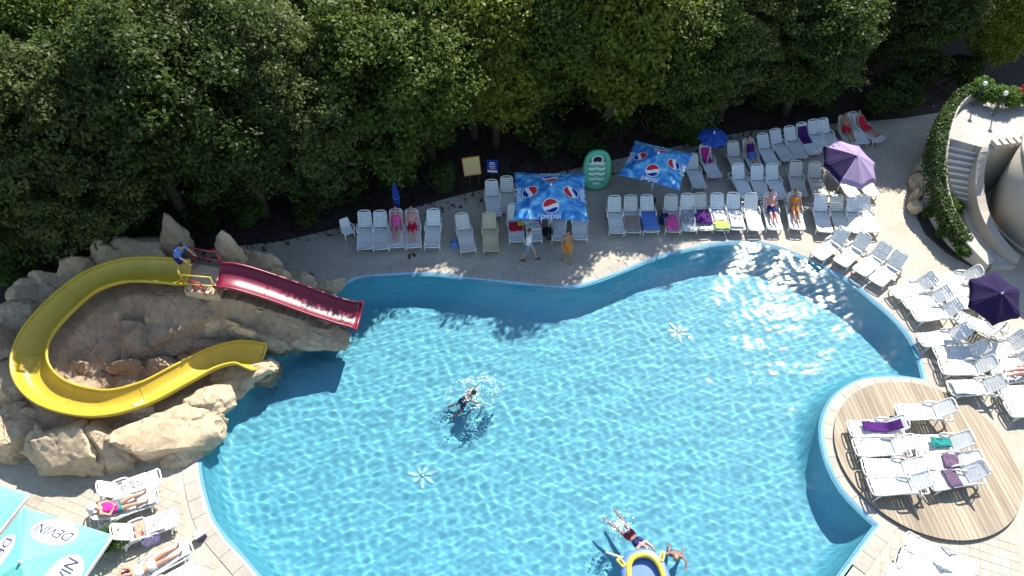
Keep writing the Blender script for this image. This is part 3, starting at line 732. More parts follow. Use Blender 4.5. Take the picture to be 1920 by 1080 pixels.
def cap(y0, r, curve, sgn, n=26, k=7):
    """the part of a disc above (sgn 1) or below (sgn -1) a curve"""
    xs = [x for x in np.linspace(-.995, .995, 200) if sgn*(sgn*math.sqrt(1-x*x)-curve(x)) > 0]; xs = np.linspace(min(xs), max(xs), n); v = []
    for x in xs:
        c_, e_ = curve(x), sgn*math.sqrt(1-x*x)
        for j in range(k+1): v.append((x*r, y0-r*(c_+(e_-c_)*j/k), .004))
    return v, [(i*(k+1)+j, i*(k+1)+j+1, (i+1)*(k+1)+j+1, (i+1)*(k+1)+j) for i in range(n-1) for j in range(k)]
def globe_decal(scale, rpos, tpos):
    tv, tf = text_mesh('pepsi', .40*scale); cache = []
    # decal axes: x to the reader's right, y outwards from the peak; print reads from outside, so its top points to the peak
    wave = lambda x: .28*math.sin(x*2.0)
    r = .30*scale
    cache.append(('canopy_white',)+disc(0, rpos, r*1.12, r*1.12))
    cache.append(('logo_red',)+cap(rpos, r, lambda x: .16+.28*x+.10*math.sin(3*x), 1)); cache.append(('logo_blue',)+cap(rpos, r, lambda x: -.42+.22*x+.10*math.sin(3*x), -1))
    cache.append(('canopy_white', [(x, tpos-y, .004) for x, y, z in tv], tf))
    return lambda: cache
def devin_decal(scale):
    tv, tf = text_mesh('DEVIN', .42*scale); y0 = 1.12*scale
    c = [('canopy_white',)+disc(0, y0, .72*scale, .42*scale), ('logo_grey', [(x+.1*y, y0-y, .004) for x, y, z in tv], tf)]
    return lambda: c
def fit_square(corners, z):
    """corner pixels (any order round) at height z -> centre, side, rotation"""
    P_ = [G(x, y, z) for x, y in corners]; c = sum(P_, Vector())/len(P_)
    s = sum((P_[i]-P_[i-1]).length for i in range(4))/4
    an = [math.atan2((P_[i]-P_[i-1]).y, (P_[i]-P_[i-1]).x)-i*PI/2 for i in range(4)]
    a = math.atan2(sum(math.sin(4*x) for x in an), sum(math.cos(4*x) for x in an))/4
    return Vector((c.x, c.y, 0)), s, a
c, s, a = fit_square([(960, 410), (1110, 415), (1097, 327), (961, 323)], 2.05); print('pepsi1', c, s, math.degrees(a))
square_umbrella('beach_umbrella', c, s, 2.05, 2.62, a, 'canopy_splash', 'square blue beach umbrella printed with globes, nearer of the two', globe_decal(s/2.9, s*.29, s*.445), 'white_paint', vh=0, group='blue printed umbrellas')
c, s, a = fit_square([(1152, 327), (1278, 353), (1303, 291), (1190, 264)], 2.05); print('pepsi2', c, s, math.degrees(a))
square_umbrella('beach_umbrella', c, s, 2.05, 2.62, a, 'canopy_splash', 'square blue beach umbrella printed with globes, farther and set cornerwise under the trees', globe_decal(s/2.9, s*.29, s*.445), 'white_paint', vh=0, group='blue printed umbrellas')
# teal umbrellas, lower left: two corners and the edge direction are in view
ZT = 2.25
p1, p2 = G(44, 951, ZT), G(209, 1003, ZT); e = (p2-p1); S_ = e.length; a = math.atan2(e.y, e.x)
S_ = min(max(S_, 2.6), 3.4); e = e.normalized(); nrm = Vector((e.y, -e.x, 0)); cT = p2-e*S_/2+nrm*S_/2; print('teal', S_, (p2-p1).length, math.degrees(a), cT)
square_umbrella('beach_umbrella', Vector((cT.x, cT.y, 0)), S_, ZT, ZT+.55, a, 'canopy_teal', 'teal square umbrella with white oval DEVIN prints, nearer the loungers', devin_decal(S_/3.1), sag=.04, concave=.0, vh=.16, group='teal umbrellas')
cB = cT-e*(S_+.12)-nrm*.35
square_umbrella('beach_umbrella', Vector((cB.x, cB.y, 0)), S_, ZT+.05, ZT+.6, a, 'canopy_teal', 'teal square umbrella cut by the left picture edge', devin_decal(S_/3.1), sag=.04, concave=.0, vh=.16, group='teal umbrellas')
def round_umbrella(c, Rr, ze, zp, mat, label, n=8, tilt=(0, 0), rz=0, mats=None, pole='white_paint', group=None, vh=.14):
    o = empty('beach_umbrella', c, rz); tag(o, label, 'umbrella', group)
    top = empty('canopy', (0, 0, zp)) if False else None
    T = Matrix.Rotation(tilt[0], 3, 'X') @ Matrix.Rotation(tilt[1], 3, 'Y'); hz = 1.7
    def W(x, y, z): q = T @ Vector((x, y, z-hz)); return (q.x, q.y, q.z+hz)
    for k in range(n):
        a0, a1 = 2*PI*k/n, 2*PI*(k+1)/n
        def fn(u, v):
            p = Vector((math.cos(a0), math.sin(a0), 0)).lerp(Vector((math.cos(a1), math.sin(a1), 0)), u)
            sc_ = 1-.05*math.sin(PI*u)*v
            return W(p.x*Rr*v*sc_, p.y*Rr*v*sc_, zp+(ze-zp)*v**1.25-.05*math.sin(PI*u)*math.sin(PI*v)*.6)
        m = MB(); m.grid(fn, 8, 8); pn = m.build('canopy_panel', (mats[k % len(mats)] if mats else mat), o); mod(pn, 'SOLIDIFY', thickness=.006)
        if vh:
            m = MB(); m.grid(lambda u, v: tuple(Vector(fn(u, 1))-Vector((0, 0, vh*v*(.75+.25*abs(math.cos(u*PI*2)))))), 8, 1); vv = m.build('valance', (mats[k % len(mats)] if mats else mat), o); mod(vv, 'SOLIDIFY', thickness=.004)
        m = MB(); m.tube([W(0, 0, zp-.04), W(math.cos(a0)*Rr*.5, math.sin(a0)*Rr*.5, zp+(ze-zp)*.42-.03), W(math.cos(a0)*Rr*.98, math.sin(a0)*Rr*.98, ze-.03)], .009, 5); m.build('rib', pole, o)
    m = MB(); m.tube([(0, 0, .02), (0, 0, hz), W(0, 0, zp+.02)], .02, 8); m.build('pole', pole, o)
    m = MB(); m.tube([W(0, 0, zp), W(0, 0, zp+.06), W(0, 0, zp+.12)], [.035, .03, .008], 8); m.build('finial', 'white_paint', o)
    m = MB(); m.prism([(math.cos(t)*.24, math.sin(t)*.24) for t in np.linspace(0, 2*PI, 17)[:-1]], .002, .09); m.build('base', 'dark_metal', o)
    return o
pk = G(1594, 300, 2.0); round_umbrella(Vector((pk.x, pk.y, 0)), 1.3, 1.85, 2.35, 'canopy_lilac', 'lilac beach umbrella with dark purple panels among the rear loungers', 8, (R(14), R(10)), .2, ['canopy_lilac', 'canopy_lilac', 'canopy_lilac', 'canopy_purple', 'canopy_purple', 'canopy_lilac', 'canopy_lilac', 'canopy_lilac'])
pk = G(1868, 550, 2.0); round_umbrella(Vector((pk.x, pk.y, 0)), 1.02, 1.85, 2.25, 'canopy_purple', 'dark purple beach umbrella at the right border', 6, (R(20), R(-6)), .3)
pk = G(1338, 254, 2.0); round_umbrella(Vector((pk.x, pk.y, 0)), .68, 1.95, 2.12, 'canopy_navy', 'small blue beach umbrella in the shade behind the far globe umbrella', 8)
def closed_umbrella(px, py, label, hgt=2.3):
    o = empty('folded_umbrella', G(px, py)); tag(o, label, 'umbrella')
    m = MB(); m.tube([(0, 0, .05), (0, 0, hgt)], .02, 8); m.build('pole', 'white_paint', o)
    m = MB()
    def fn(u, v):
        r = (.035+.10*math.sin(PI*min(1, .1+v*.85))**.8*(.4+.6*v))*(1+.4*math.sin(u*2*PI*7)); return (r*math.cos(2*PI*u), r*math.sin(2*PI*u), hgt-.02-1.35*v)
    m.grid(fn, 56, 10); m.build('canopy', 'canopy_navy', o)
    m = MB(); m.tube([(math.cos(t)*.15, math.sin(t)*.15, hgt-.75) for t in np.linspace(0, 2*PI, 17)[:-1]], .02, 5, closed=True); m.build('strap', 'cloth_blue', o)
    m = MB(); m.prism([(math.cos(t)*.2, math.sin(t)*.2) for t in np.linspace(0, 2*PI, 15)[:-1]], .002, .1); m.build('base', 'dark_metal', o)
closed_umbrella(748, 407, 'blue folded umbrella behind the loungers left of the signboard', 1.9)

# ------------------------------------------------------------------ signboards
sg = empty('signboard', G(890, 352), R(8)); tag(sg, 'pale orange notice board on a post under the trees', 'sign')
m = MB(); m.box((0, 0, 1.25), (.72, .04, .95)); bd = m.build('board', 'board', sg); bd.rotation_euler = (0, R(-4), 0)
m = MB()
for x in (-.37, .37): m.box((x, -.0, 1.25), (.03, .06, 1.0))
for z in (.765, 1.735): m.box((0, 0, z), (.71, .06, .03))
m.build('board_frame', 'cloth_orange', sg).rotation_euler = (0, R(-4), 0)
for x in (-.2, .2):
    m = MB(); m.tube([(x, .04, 0), (x, .04, .9)], .03, 8); m.build('post', 'bark', sg)
sg = empty('notice_sign', G(924, 350), R(-6)); tag(sg, 'dark blue notice sign with white lines beside the orange board', 'sign')
m = MB(); m.box((0, 0, 1.15), (.5, .03, .75)); m.build('board', 'logo_blue', sg)
m = MB()
for z, w in ((1.38, .2), (1.3, .28), (1.18, .3), (1.08, .24), (.9, .42)): m.box((0, -.019, z), (w, .006, .035 if z > .95 else .12))
m.build('lines', 'white_paint', sg)
m = MB(); m.tube([(0, .03, 0), (0, .03, .8)], .025, 8); m.build('post', 'dark_metal', sg)

# ------------------------------------------------------------------ green striped inflatable, leaning upright
fl = empty('inflatable_boat', G(1117, 356), 0); fl.rotation_euler = (R(-12), 0, R(3)); tag(fl, 'green and white striped inflatable boat standing upright behind the near blue umbrella', 'inflatable')
def sup(t, a, b, e=.75): c_, s_ = math.cos(t), math.sin(t); return (a*math.copysign(abs(c_)**e, c_), b*math.copysign(abs(s_)**e, s_))
m = MB(); m.tube([(sup(t, .50, .84)[0], 0, 1.0+sup(t, .50, .84)[1]) for t in np.linspace(0, 2*PI, 49)[:-1]], .13, 12, closed=True); m.build('rim', 'float_green', fl)
for k in range(9):
    z = .3+k*.125; w = .42*math.sqrt(max(.15, 1-((z-1.0)/.86)**4)); m = MB()
    m.tube([(x, .03-.02*math.sin(x*9), z+.025*math.cos(x*16)) for x in np.linspace(-w, w, 15)], .07, 8); m.build('rib', 'float_green' if k % 2 else 'float_white', fl)
m = MB(); m.tube([(sup(t, .24, .2, 1)[0], -.02, 1.5+sup(t, .24, .2, 1)[1]) for t in np.linspace(0, 2*PI, 25)[:-1]], .05, 8, closed=True); m.build('opening_ring', 'float_white', fl)
m = MB(); m.grid(lambda u, v: (.22*v*math.cos(2*PI*u), .06, 1.5+.19*v*math.sin(2*PI*u)), 20, 3); m.build('opening_shade', 'hole_shade', fl)  # flat dark disc, the shaded inside of the boat put into its colour

# ------------------------------------------------------------------ water slides
def sweep(path, prof, fw=None):
    """sweep a cross profile [(side, up)] along a path; returns MB grid points"""
    N = len(path); rows = []
    for i, p in enumerate(path):
        d = (path[min(i+1, N-1)]-path[max(i-1, 0)]); d.z = 0 if False else d.z; d.normalize()
        side = d.cross(Vector((0, 0, 1))).normalized(); up = side.cross(d).normalized()
        k = fw(i/(N-1)) if fw else 1
        rows.append([p+side*a*k+up*b for a, b in prof])
    return rows
def slide(name, keys, w, mat, label, bank=0.0, rim_r=.045):
    path = spline([G(x, y, z) for x, y, z in keys], .2)
    o = empty(name, Vector((path[0].x, path[0].y, 0))); tag(o, label, 'water slide'); off = Vector((path[0].x, path[0].y, 0))
    prof = [(u*w/2, .34*abs(u)**2.6+bank*max(0, u)**3) for u in np.linspace(-1, 1, 15)]
    rows = sweep(path, prof, lambda t: 1+.18*max(0, (t-.93)/.07)**2)
    m = MB(); n = len(prof); vs = [v-off for r in rows for v in r]
    m.add(vs, [(i*n+j, i*n+j+1, (i+1)*n+j+1, (i+1)*n+j) for i in range(len(rows)-1) for j in range(n-1)], 0, True)
    t = m.build('trough', mat, o); mod(t, 'SOLIDIFY', thickness=.05, offset=-1)
    for j in (0, n-1):
        m = MB(); m.tube([r[j]-off for r in rows], rim_r, 8); m.build('rim', mat, o)
    m = MB(); m.tube([v-off for v in rows[-1]], rim_r, 8); m.build('end_lip', mat, o)
    # joint flanges between the moulded sections
    for i in range(8, len(rows)-4, 11):
        m = MB(); m.tube([v-off+Vector((0, 0, .006)) for v in rows[i]], .012, 6); m.build('joint', mat, o)
    return path
YK = [(352, 524, 2.55), (300, 519, 2.52), (240, 520, 2.42), (178, 541, 2.27), (120, 588, 2.08), (76, 643, 1.88), (66, 700, 1.68), (105, 747, 1.48), (190, 768, 1.26), (272, 751, 1.05), (345, 714, .86), (402, 684, .68), (450, 672, .56), (488, 680, .46)]
RK = [(408, 527, 2.6), (445, 531, 2.45), (520, 554, 1.8), (590, 579, 1.15), (640, 595, .72), (672, 602, .55)]
ypath = slide('yellow_slide', YK, 1.05, 'yellow_fibre', 'yellow water slide looping round the rocks into the pool', .10)
rpath = slide('red_slide', RK, 1.15, 'red_fibre', 'straight dark red water slide running down the rocks', .0)
plat = empty('slide_platform', G(382, 528, 0)); pz = 2.42
tag(plat, 'small slide platform with red and yellow railings on top of the rocks', 'platform'); off = plat.location
m = MB(); q = [G2(x, y, pz) for x, y in ((345, 545), (410, 552), (425, 505), (360, 492))]; m.prism([(x-off.x, y-off.y) for x, y in q], pz-.35, pz-.01); m.build('floor', 'rock', plat)
def rail(parent, off, pts, mat, hgt=.9):
    P_ = [G(x, y, z)-off for x, y, z in pts]; m = MB()
    for p in P_: m.tube([p, p+Vector((0, 0, hgt))], .028, 7)
    for h in (hgt, hgt*.5): m.tube([p+Vector((0, 0, h)) for p in P_], .026, 7)
    m.build('railing', mat, parent)
rail(plat, off, [(352, 548, pz), (408, 553, pz)], 'yellow_rail'); rail(plat, off, [(365, 545, pz), (385, 552, pz)], 'red_rail', .55)
rail(plat, off, [(368, 497, pz), (420, 506, pz)], 'red_rail'); rail(plat, off, [(346, 530, pz), (352, 548, pz)], 'yellow_rail')

# ------------------------------------------------------------------ artificial rocks
mound = empty('rock_mound', G(260, 640)); tag(mound, 'sandstone coloured artificial rock mound carrying the slides', 'rocks')
def boulder(px, py, z, hs, rz, seed, mat='rock', lev=4, tilt=(0, 0), ncut=10):
    r = np.random.default_rng(seed); bm = bmesh.new(); bmesh.ops.create_icosphere(bm, subdivisions=lev, radius=1)
    V = np.array([v.co[:] for v in bm.verts]); D = V/np.linalg.norm(V, axis=1)[:, None]
    rad = np.full(len(D), 1.18)
    for _ in range(ncut):
        nr = r.normal(size=3); nr /= np.linalg.norm(nr); d = r.uniform(.58, .9); dt = D @ nr
        with np.errstate(divide='ignore'): rad = np.where(dt > .05, np.minimum(rad, d/np.maximum(dt, .05)), rad)
    P_ = D*rad[:, None]; S_ = np.array(hs)
    for v, p, dd in zip(bm.verts, P_, D):
        q = Vector(p*S_); so = Vector((seed*7.3, seed*1.7, 0))
        n1 = noise.fractal(q*1.0+so, 1.0, 2.0, 5); led = math.sin((q.z*1.3+q.x*.5+.5*n1)*7)*.018
        cr = noise.voronoi(q*.9+so)[0]; crack = -.09*max(0, 1-(cr[1]-cr[0])*10)*max(0, min(1, .5+1.5*noise.noise(q*.8+so)))
        k = 1+(.085*n1+.03*noise.noise(q*6+so)+led+crack)/max(.35, min(hs))
        v.co = q*k
    me = bpy.data.meshes.new('boulder'); bm.to_mesh(me); bm.free(); me.materials.append(MATS[mat])
    me.polygons.foreach_set('use_smooth', [True]*len(me.polygons)); me.set_sharp_from_angle(angle=R(28))
    o = link('boulder', me, mound, G(px, py, z)-mound.location, (tilt[0], tilt[1], rz)); return o
B = [(215, 835, .25, (1.0, .8, .95), .2, 50, 'rock', 5), (20, 735, .5, (1.0, .9, 1.0), .5, 51, 'rock', 4), (90, 850, .2, (.9, .7, .9), -.5, 52, 'rock', 4), (258, 792, .3, (.8, .6, .75), .3, 53, 'rock', 4), (420, 742, .1, (.9, .55, .5), .5, 54, 'rock', 4), (345, 770, .3, (.9, .6, .65), .6, 55, 'rock', 4),
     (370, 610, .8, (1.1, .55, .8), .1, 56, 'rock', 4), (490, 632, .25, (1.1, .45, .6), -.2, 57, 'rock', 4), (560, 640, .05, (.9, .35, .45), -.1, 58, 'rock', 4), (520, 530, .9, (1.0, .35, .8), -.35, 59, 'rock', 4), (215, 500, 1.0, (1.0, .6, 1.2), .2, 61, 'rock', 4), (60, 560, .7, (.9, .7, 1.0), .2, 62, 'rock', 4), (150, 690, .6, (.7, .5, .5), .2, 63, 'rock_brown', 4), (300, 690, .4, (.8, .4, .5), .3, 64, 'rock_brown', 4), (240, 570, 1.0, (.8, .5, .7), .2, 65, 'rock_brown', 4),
     (308, 815, .22, (1.85, 1.15, 1.05), .45, 1, 'rock', 5, (.25, .12)), (138, 852, .35, (1.45, 1.0, 1.2), -.3, 2, 'rock', 5, (0, -.1)), (40, 805, .3, (1.1, 1.0, 1.1), .4, 3, 'rock', 5), (62, 782, .45, (.7, .6, .75), .1, 48, 'rock', 4), (205, 850, .2, (.7, .55, .8), .2, 41, 'rock', 4),
     (440, 716, .1, (1.35, .5, .5), .35, 4, 'rock', 5), (392, 764, .2, (1.0, .75, .62), .7, 5, 'rock', 5), (340, 858, .1, (.6, .4, .4), .6, 42, 'rock', 4), (500, 690, .1, (.4, .3, .32), .1, 43, 'rock', 4),
     (250, 482, 1.1, (1.7, .75, 1.25), .1, 6, 'rock', 4), (325, 462, 1.5, (.62, .5, 1.35), .2, 7, 'rock', 4), (440, 492, 1.4, (.5, .42, 1.25), .1, 8, 'rock', 4), (490, 512, .8, (1.0, .5, .95), -.3, 9, 'rock', 4),
     (562, 538, .45, (.95, .42, .62), -.4, 10, 'rock', 4), (614, 538, .1, (.85, .32, .42), .25, 11, 'rock', 4), (300, 505, 1.2, (.8, .5, 1.1), .3, 44, 'rock', 4),
     (415, 588, .85, (1.9, .8, 1.0), -.2, 12, 'rock', 5), (528, 606, .4, (1.6, .62, .85), -.3, 13, 'rock', 5), (600, 625, .1, (1.5, .52, .62), -.25, 14, 'rock', 5), (455, 628, .55, (.95, .42, .75), -.15, 15, 'rock', 5), (470, 560, 1.2, (.8, .35, .55), -.35, 45, 'rock', 4), (560, 575, .6, (.9, .3, .5), -.35, 46, 'rock', 4),
     (40, 590, .8, (.95, .8, 1.05), .2, 16, 'rock', 4), (8, 668, .55, (1.0, .9, 1.05), .6, 17, 'rock', 4), (105, 545, .7, (.9, .7, 1.1), -.2, 18, 'rock', 4), (-10, 740, .45, (.9, .9, .95), .2, 19, 'rock', 4), (165, 515, .8, (.9, .6, 1.2), .3, 47, 'rock', 4),
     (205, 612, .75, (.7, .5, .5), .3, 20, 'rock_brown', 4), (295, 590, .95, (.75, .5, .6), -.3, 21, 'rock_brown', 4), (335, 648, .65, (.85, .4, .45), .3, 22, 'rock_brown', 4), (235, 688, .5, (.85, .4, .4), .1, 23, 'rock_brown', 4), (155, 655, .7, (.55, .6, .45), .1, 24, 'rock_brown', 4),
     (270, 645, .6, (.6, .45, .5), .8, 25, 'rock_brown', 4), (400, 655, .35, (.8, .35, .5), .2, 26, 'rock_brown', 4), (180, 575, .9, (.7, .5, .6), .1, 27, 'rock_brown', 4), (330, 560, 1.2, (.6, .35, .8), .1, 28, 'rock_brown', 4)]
for b_ in B: boulder(*b_)
# the rocky bed between and under the slides
def rock_bed():
    yp = np.array([p[:] for p in ypath]); rp = np.array([p[:] for p in rpath]); rp = rp[rp[:, 2] > .9]
    x0, x1, y0, y1 = yp[:, 0].min()-1.2, -6.2, yp[:, 1].min()-1.0, yp[:, 1].max()+1.4; st = .11
    xs, ys = np.arange(x0, x1, st), np.arange(y0, y1, st); X, Y = np.meshgrid(xs, ys); Z = np.zeros(X.shape)
    loop = [(p[0], p[1]) for p in yp]; ins = inside(X, Y, loop)
    for j in range(X.shape[0]):
        for i in range(X.shape[1]):
            x, y = X[j, i], Y[j, i]; d = np.hypot(yp[:, 0]-x, yp[:, 1]-y); k = d.argmin(); dm, zs = d[k], yp[k, 2]
            q = Vector((x, y, 0)); nz = noise.fractal(q*.9, 1, 2, 5); cell = noise.voronoi(q*1.3)[0]; st_ = .3*(noise.cell(q*1.3+Vector((9, 9, 0))))
            rough = .22*nz+.25*min(.5, cell[1]-cell[0])+st_*.5
            if ins[j, i]: h = max(.35, zs-.42-.75*max(0, dm-.5))+rough*min(1, max(0, dm-.55)*2)
            else: h = zs-.42-1.5*max(0, dm-.5)+rough*min(1, max(0, dm-.6)*2)
            d2 = np.hypot(rp[:, 0]-x, rp[:, 1]-y); k2 = d2.argmin(); h2 = rp[k2, 2]-.45-2.4*max(0, d2[k2]-.45)+rough*min(1, max(0, d2[k2]-.5))
            h = max(h, h2) if d2[k2] > .62 and dm > .7 else (h if dm < d2[k2] else h2)
            Z[j, i] = max(h, -.6)
    idx = np.arange(X.size).reshape(X.shape); f = np.stack([idx[:-1, :-1], idx[:-1, 1:], idx[1:, 1:], idx[1:, :-1]], -1)
    zf = np.maximum.reduce([Z[:-1, :-1], Z[:-1, 1:], Z[1:, 1:], Z[1:, :-1]]); f = f[zf > -.1]
    m = MB(); o_ = mound.location; m.add(np.stack([X.ravel()-o_.x, Y.ravel()-o_.y, Z.ravel()], -1).tolist(), f.tolist(), 0, True)
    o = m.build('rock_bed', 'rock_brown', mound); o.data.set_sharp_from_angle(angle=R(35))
rock_bed()

# ------------------------------------------------------------------ terrace, stairs and round building on the right
ter = empty('stair_terrace', G(1850, 330)); tag(ter, 'raised terrace with curved outdoor stairs at the upper right', 'terrace'); off = ter.location
steps = [((1784, 258), (1834, 273)), ((1783, 271), (1831, 282)), ((1781, 282), (1827, 293)), ((1782, 295), (1825, 304)), ((1784, 308), (1825, 315)), ((1786, 320), (1825, 326)), ((1788, 332), (1823, 337)), ((1790, 345), (1820, 349)), ((1794, 356), (1818, 360)), ((1800, 367), (1816, 371))]
zt = 2.3; dzs = .17; prev = None
edges = []
for i, (l, r_) in enumerate(steps): edges.append((G(l[0]-12, l[1]-2, zt-dzs*(i+1)), G(r_[0]+10, r_[1]+2, zt-dzs*(i+1))))
last = (edges[-1][0]+(edges[-1][0]-edges[-2][0]), edges[-1][1]+(edges[-1][1]-edges[-2][1])); 
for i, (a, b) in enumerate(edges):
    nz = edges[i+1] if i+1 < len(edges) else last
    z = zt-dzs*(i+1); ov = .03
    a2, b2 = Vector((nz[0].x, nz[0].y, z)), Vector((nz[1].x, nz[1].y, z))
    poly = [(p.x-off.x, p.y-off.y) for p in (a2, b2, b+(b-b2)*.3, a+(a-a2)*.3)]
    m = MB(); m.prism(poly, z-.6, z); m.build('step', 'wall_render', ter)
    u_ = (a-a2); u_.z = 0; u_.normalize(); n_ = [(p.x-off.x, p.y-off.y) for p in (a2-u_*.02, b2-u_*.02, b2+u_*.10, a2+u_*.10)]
    m = MB(); m.prism(n_, z-.03, z+.012); m.build('lit_nosing', 'white_paint', ter)  # white strip paints the sunlit tread edge onto each step
top = [G2(*p, zt) for p in ((1772, 257), (1845, 277), (1862, 272), (1930, 266), (1990, 262), (1990, 175), (1930, 186), (1872, 190), (1838, 176), (1805, 192), (1785, 222))]
m = MB(); m.prism([(x-off.x, y-off.y) for x, y in top], 0, zt); m.build('landing', 'terrace', ter)
def wall_path(keys, th, mat, name, parent, off, step=.3, z0=0):
    P_ = spline([G(x, y, z) for x, y, z in keys], step); n = len(P_); L_ = [(p.x, p.y) for p in P_]; m = MB(); vs = []
    for i, p in enumerate(P_):
        d = (P_[min(i+1, n-1)]-P_[max(i-1, 0)]); d.z = 0; d.normalize(); s = Vector((d.y, -d.x, 0))*th/2
        for q, z in ((p-s, z0), (p-s, p.z), (p+s, p.z), (p+s, z0)): vs.append((q.x-off.x, q.y-off.y, z))
    fs = [(i*4+k, i*4+k+1, (i+1)*4+k+1, (i+1)*4+k) for i in range(n-1) for k in range(3)]+[(0, 1, 2, 3), ((n-1)*4+3, (n-1)*4+2, (n-1)*4+1, (n-1)*4)]
    m.add(vs, fs); m.build(name, mat, parent); return P_
ivy_wall = [(1850, 164, 2.75), (1820, 170, 2.75), (1795, 190, 2.7), (1780, 220, 2.6), (1771, 256, 2.45), (1766, 300, 2.0), (1768, 345, 1.5), (1780, 388, 1.15), (1802, 428, .95), (1830, 462, .75), (1858, 492, .5)]
wp = wall_path(ivy_wall, .45, 'stone_trim', 'outer_wall', ter, off)
wall_path([(1925, 262, 2.55), (1885, 268, 2.55), (1858, 274, 2.5), (1845, 288, 2.3), (1838, 320, 1.8), (1838, 355, 1.3), (1846, 396, .95), (1866, 436, .8), (1896, 472, .6), (1912, 484, .5)], .36, 'wall_render', 'inner_wall', ter, off)
for k in range(5):
    p = G(1866+k*13.5, 271-k*1.6, 2.6)-off; m = MB(); m.box((p.x, p.y, 2.64), (.2, .42, .2), (0, 0, .1)); m.build('merlon', 'stone_trim', ter)
ramp_poly = [G2(*p, .25) for p in ((1795, 375), (1822, 380), (1850, 430), (1885, 475), (1905, 500), (1860, 500), (1825, 450))]
m = MB(); m.prism([(x-off.x, y-off.y) for x, y in ramp_poly], -.01, .3); m.build('lower_walk', 'terrace', ter)
bl = empty('round_building', G(1995, 425)); tag(bl, 'grey rendered round building corner at the right border', 'building')
rb = 3.1; m = MB(); angs = np.linspace(0, 2*PI, 65)[:-1]
m.prism([(math.cos(t)*rb, math.sin(t)*rb) for t in angs], 0, 3.3); w_ = m.build('wall', 'wall_render', bl); w_.data.polygons.foreach_set('use_smooth', [len(p.vertices) == 4 for p in w_.data.polygons])
m = MB(); m.tube([(math.cos(t)*rb, math.sin(t)*rb, 3.32) for t in angs], .12, 8, closed=True); m.build('roof_edge', 'stone_trim', bl)
m = MB(); m.prism([(math.cos(t)*(rb-.1), math.sin(t)*(rb-.1)) for t in angs], 3.29, 3.34); m.build('roof', 'wall_render', bl)
m = MB(); m.tube([(math.cos(t)*(rb+.01), math.sin(t)*(rb+.01), .25) for t in angs], .05, 6, closed=True); m.build('plinth', 'stone_trim', bl)
m = MB(); p0, p1 = G(1862, 282, 1.2)-off, G(1900, 277, 1.2)-off; d_ = (p1-p0); m.box(((p0.x+p1.x)/2, (p0.y+p1.y)/2-.1, 1.15), (d_.length, .3, 1.5), (0, 0, math.atan2(d_.y, d_.x))); m.build('opening_shade', 'hole_shade', ter)  # solid dark box whose colour imitates the shade of a recess
g = G(1868, 318, .5); pl = empty('flower_tub', (g.x, g.y, 0)); tag(pl, 'tub of orange flowers between the stair wall and the round building', 'planter')
m = MB(); m.tube([(0, 0, 0), (0, 0, .45), (0, 0, .5)], [.32, .42, .44], 16); m.build('tub', 'stone_trim', pl)
# garden-edge rocks beside the ivy wall
def garden_rock(px, py, hs, seed, label):
    global mound
    keep = mound; o = empty('garden_rock', G(px, py)); tag(o, label, 'rock', 'pale edging rocks below the ivy wall')
    mound = o; b = boulder(px, py, hs[2]*.45, hs, seed*.7, 60+seed, 'rock', 3); b.name = 'stone'; mound = keep
for k, (px, py, s_) in enumerate(((1757, 274, .4), (1748, 288, .38), (1737, 304, .5), (1728, 322, .55), (1722, 345, .5), (1718, 368, .42), (1714, 392, .35))):
    garden_rock(px, py, (s_, s_*.8, s_*1.1), k, f'pale edging rock, {ORD[k]} from the far end of the bed below the ivy wall')
bed = [G2(*p) for p in ((1764, 262), (1740, 300), (1722, 350), (1712, 395), (1735, 440), (1775, 475), (1820, 500), (1858, 505), (1820, 455), (1790, 420), (1772, 380), (1764, 330), (1766, 290))]
m = MB(); m.prism(bed[::-1], -.02, .08); tag(m.build('garden_bed', 'soil'), kind='structure')

# ------------------------------------------------------------------ leaves
def leaf_mesh(name, P_, Nrm, size, seed, tone, mat):
    r = np.random.default_rng(seed); n = len(P_)
    t = np.cross(Nrm, r.normal(size=(n, 3))); t /= np.linalg.norm(t, axis=1)[:, None]+1e-9; b = np.cross(Nrm, t)
    L_ = (size*r.uniform(.7, 1.3, n))[:, None]; W_ = L_*.55
    V = np.stack([P_-t*L_*.5, P_+b*W_*.5+Nrm*L_*.06, P_+t*L_*.5-Nrm*L_*.12, P_-b*W_*.5+Nrm*L_*.06], 1).reshape(-1, 3)
    me = bpy.data.meshes.new(name); me.vertices.add(4*n); me.vertices.foreach_set('co', V.ravel().astype(np.float32))
    me.loops.add(4*n); me.loops.foreach_set('vertex_index', np.arange(4*n, dtype=np.int32)); me.polygons.add(n)
    me.polygons.foreach_set('loop_start', np.arange(0, 4*n, 4, dtype=np.int32)); me.update(calc_edges=True)
    at = me.attributes.new('tone', 'FLOAT', 'FACE'); at.data.foreach_set('value', tone.astype(np.float32))
    me.materials.append(MATS[mat]); return me
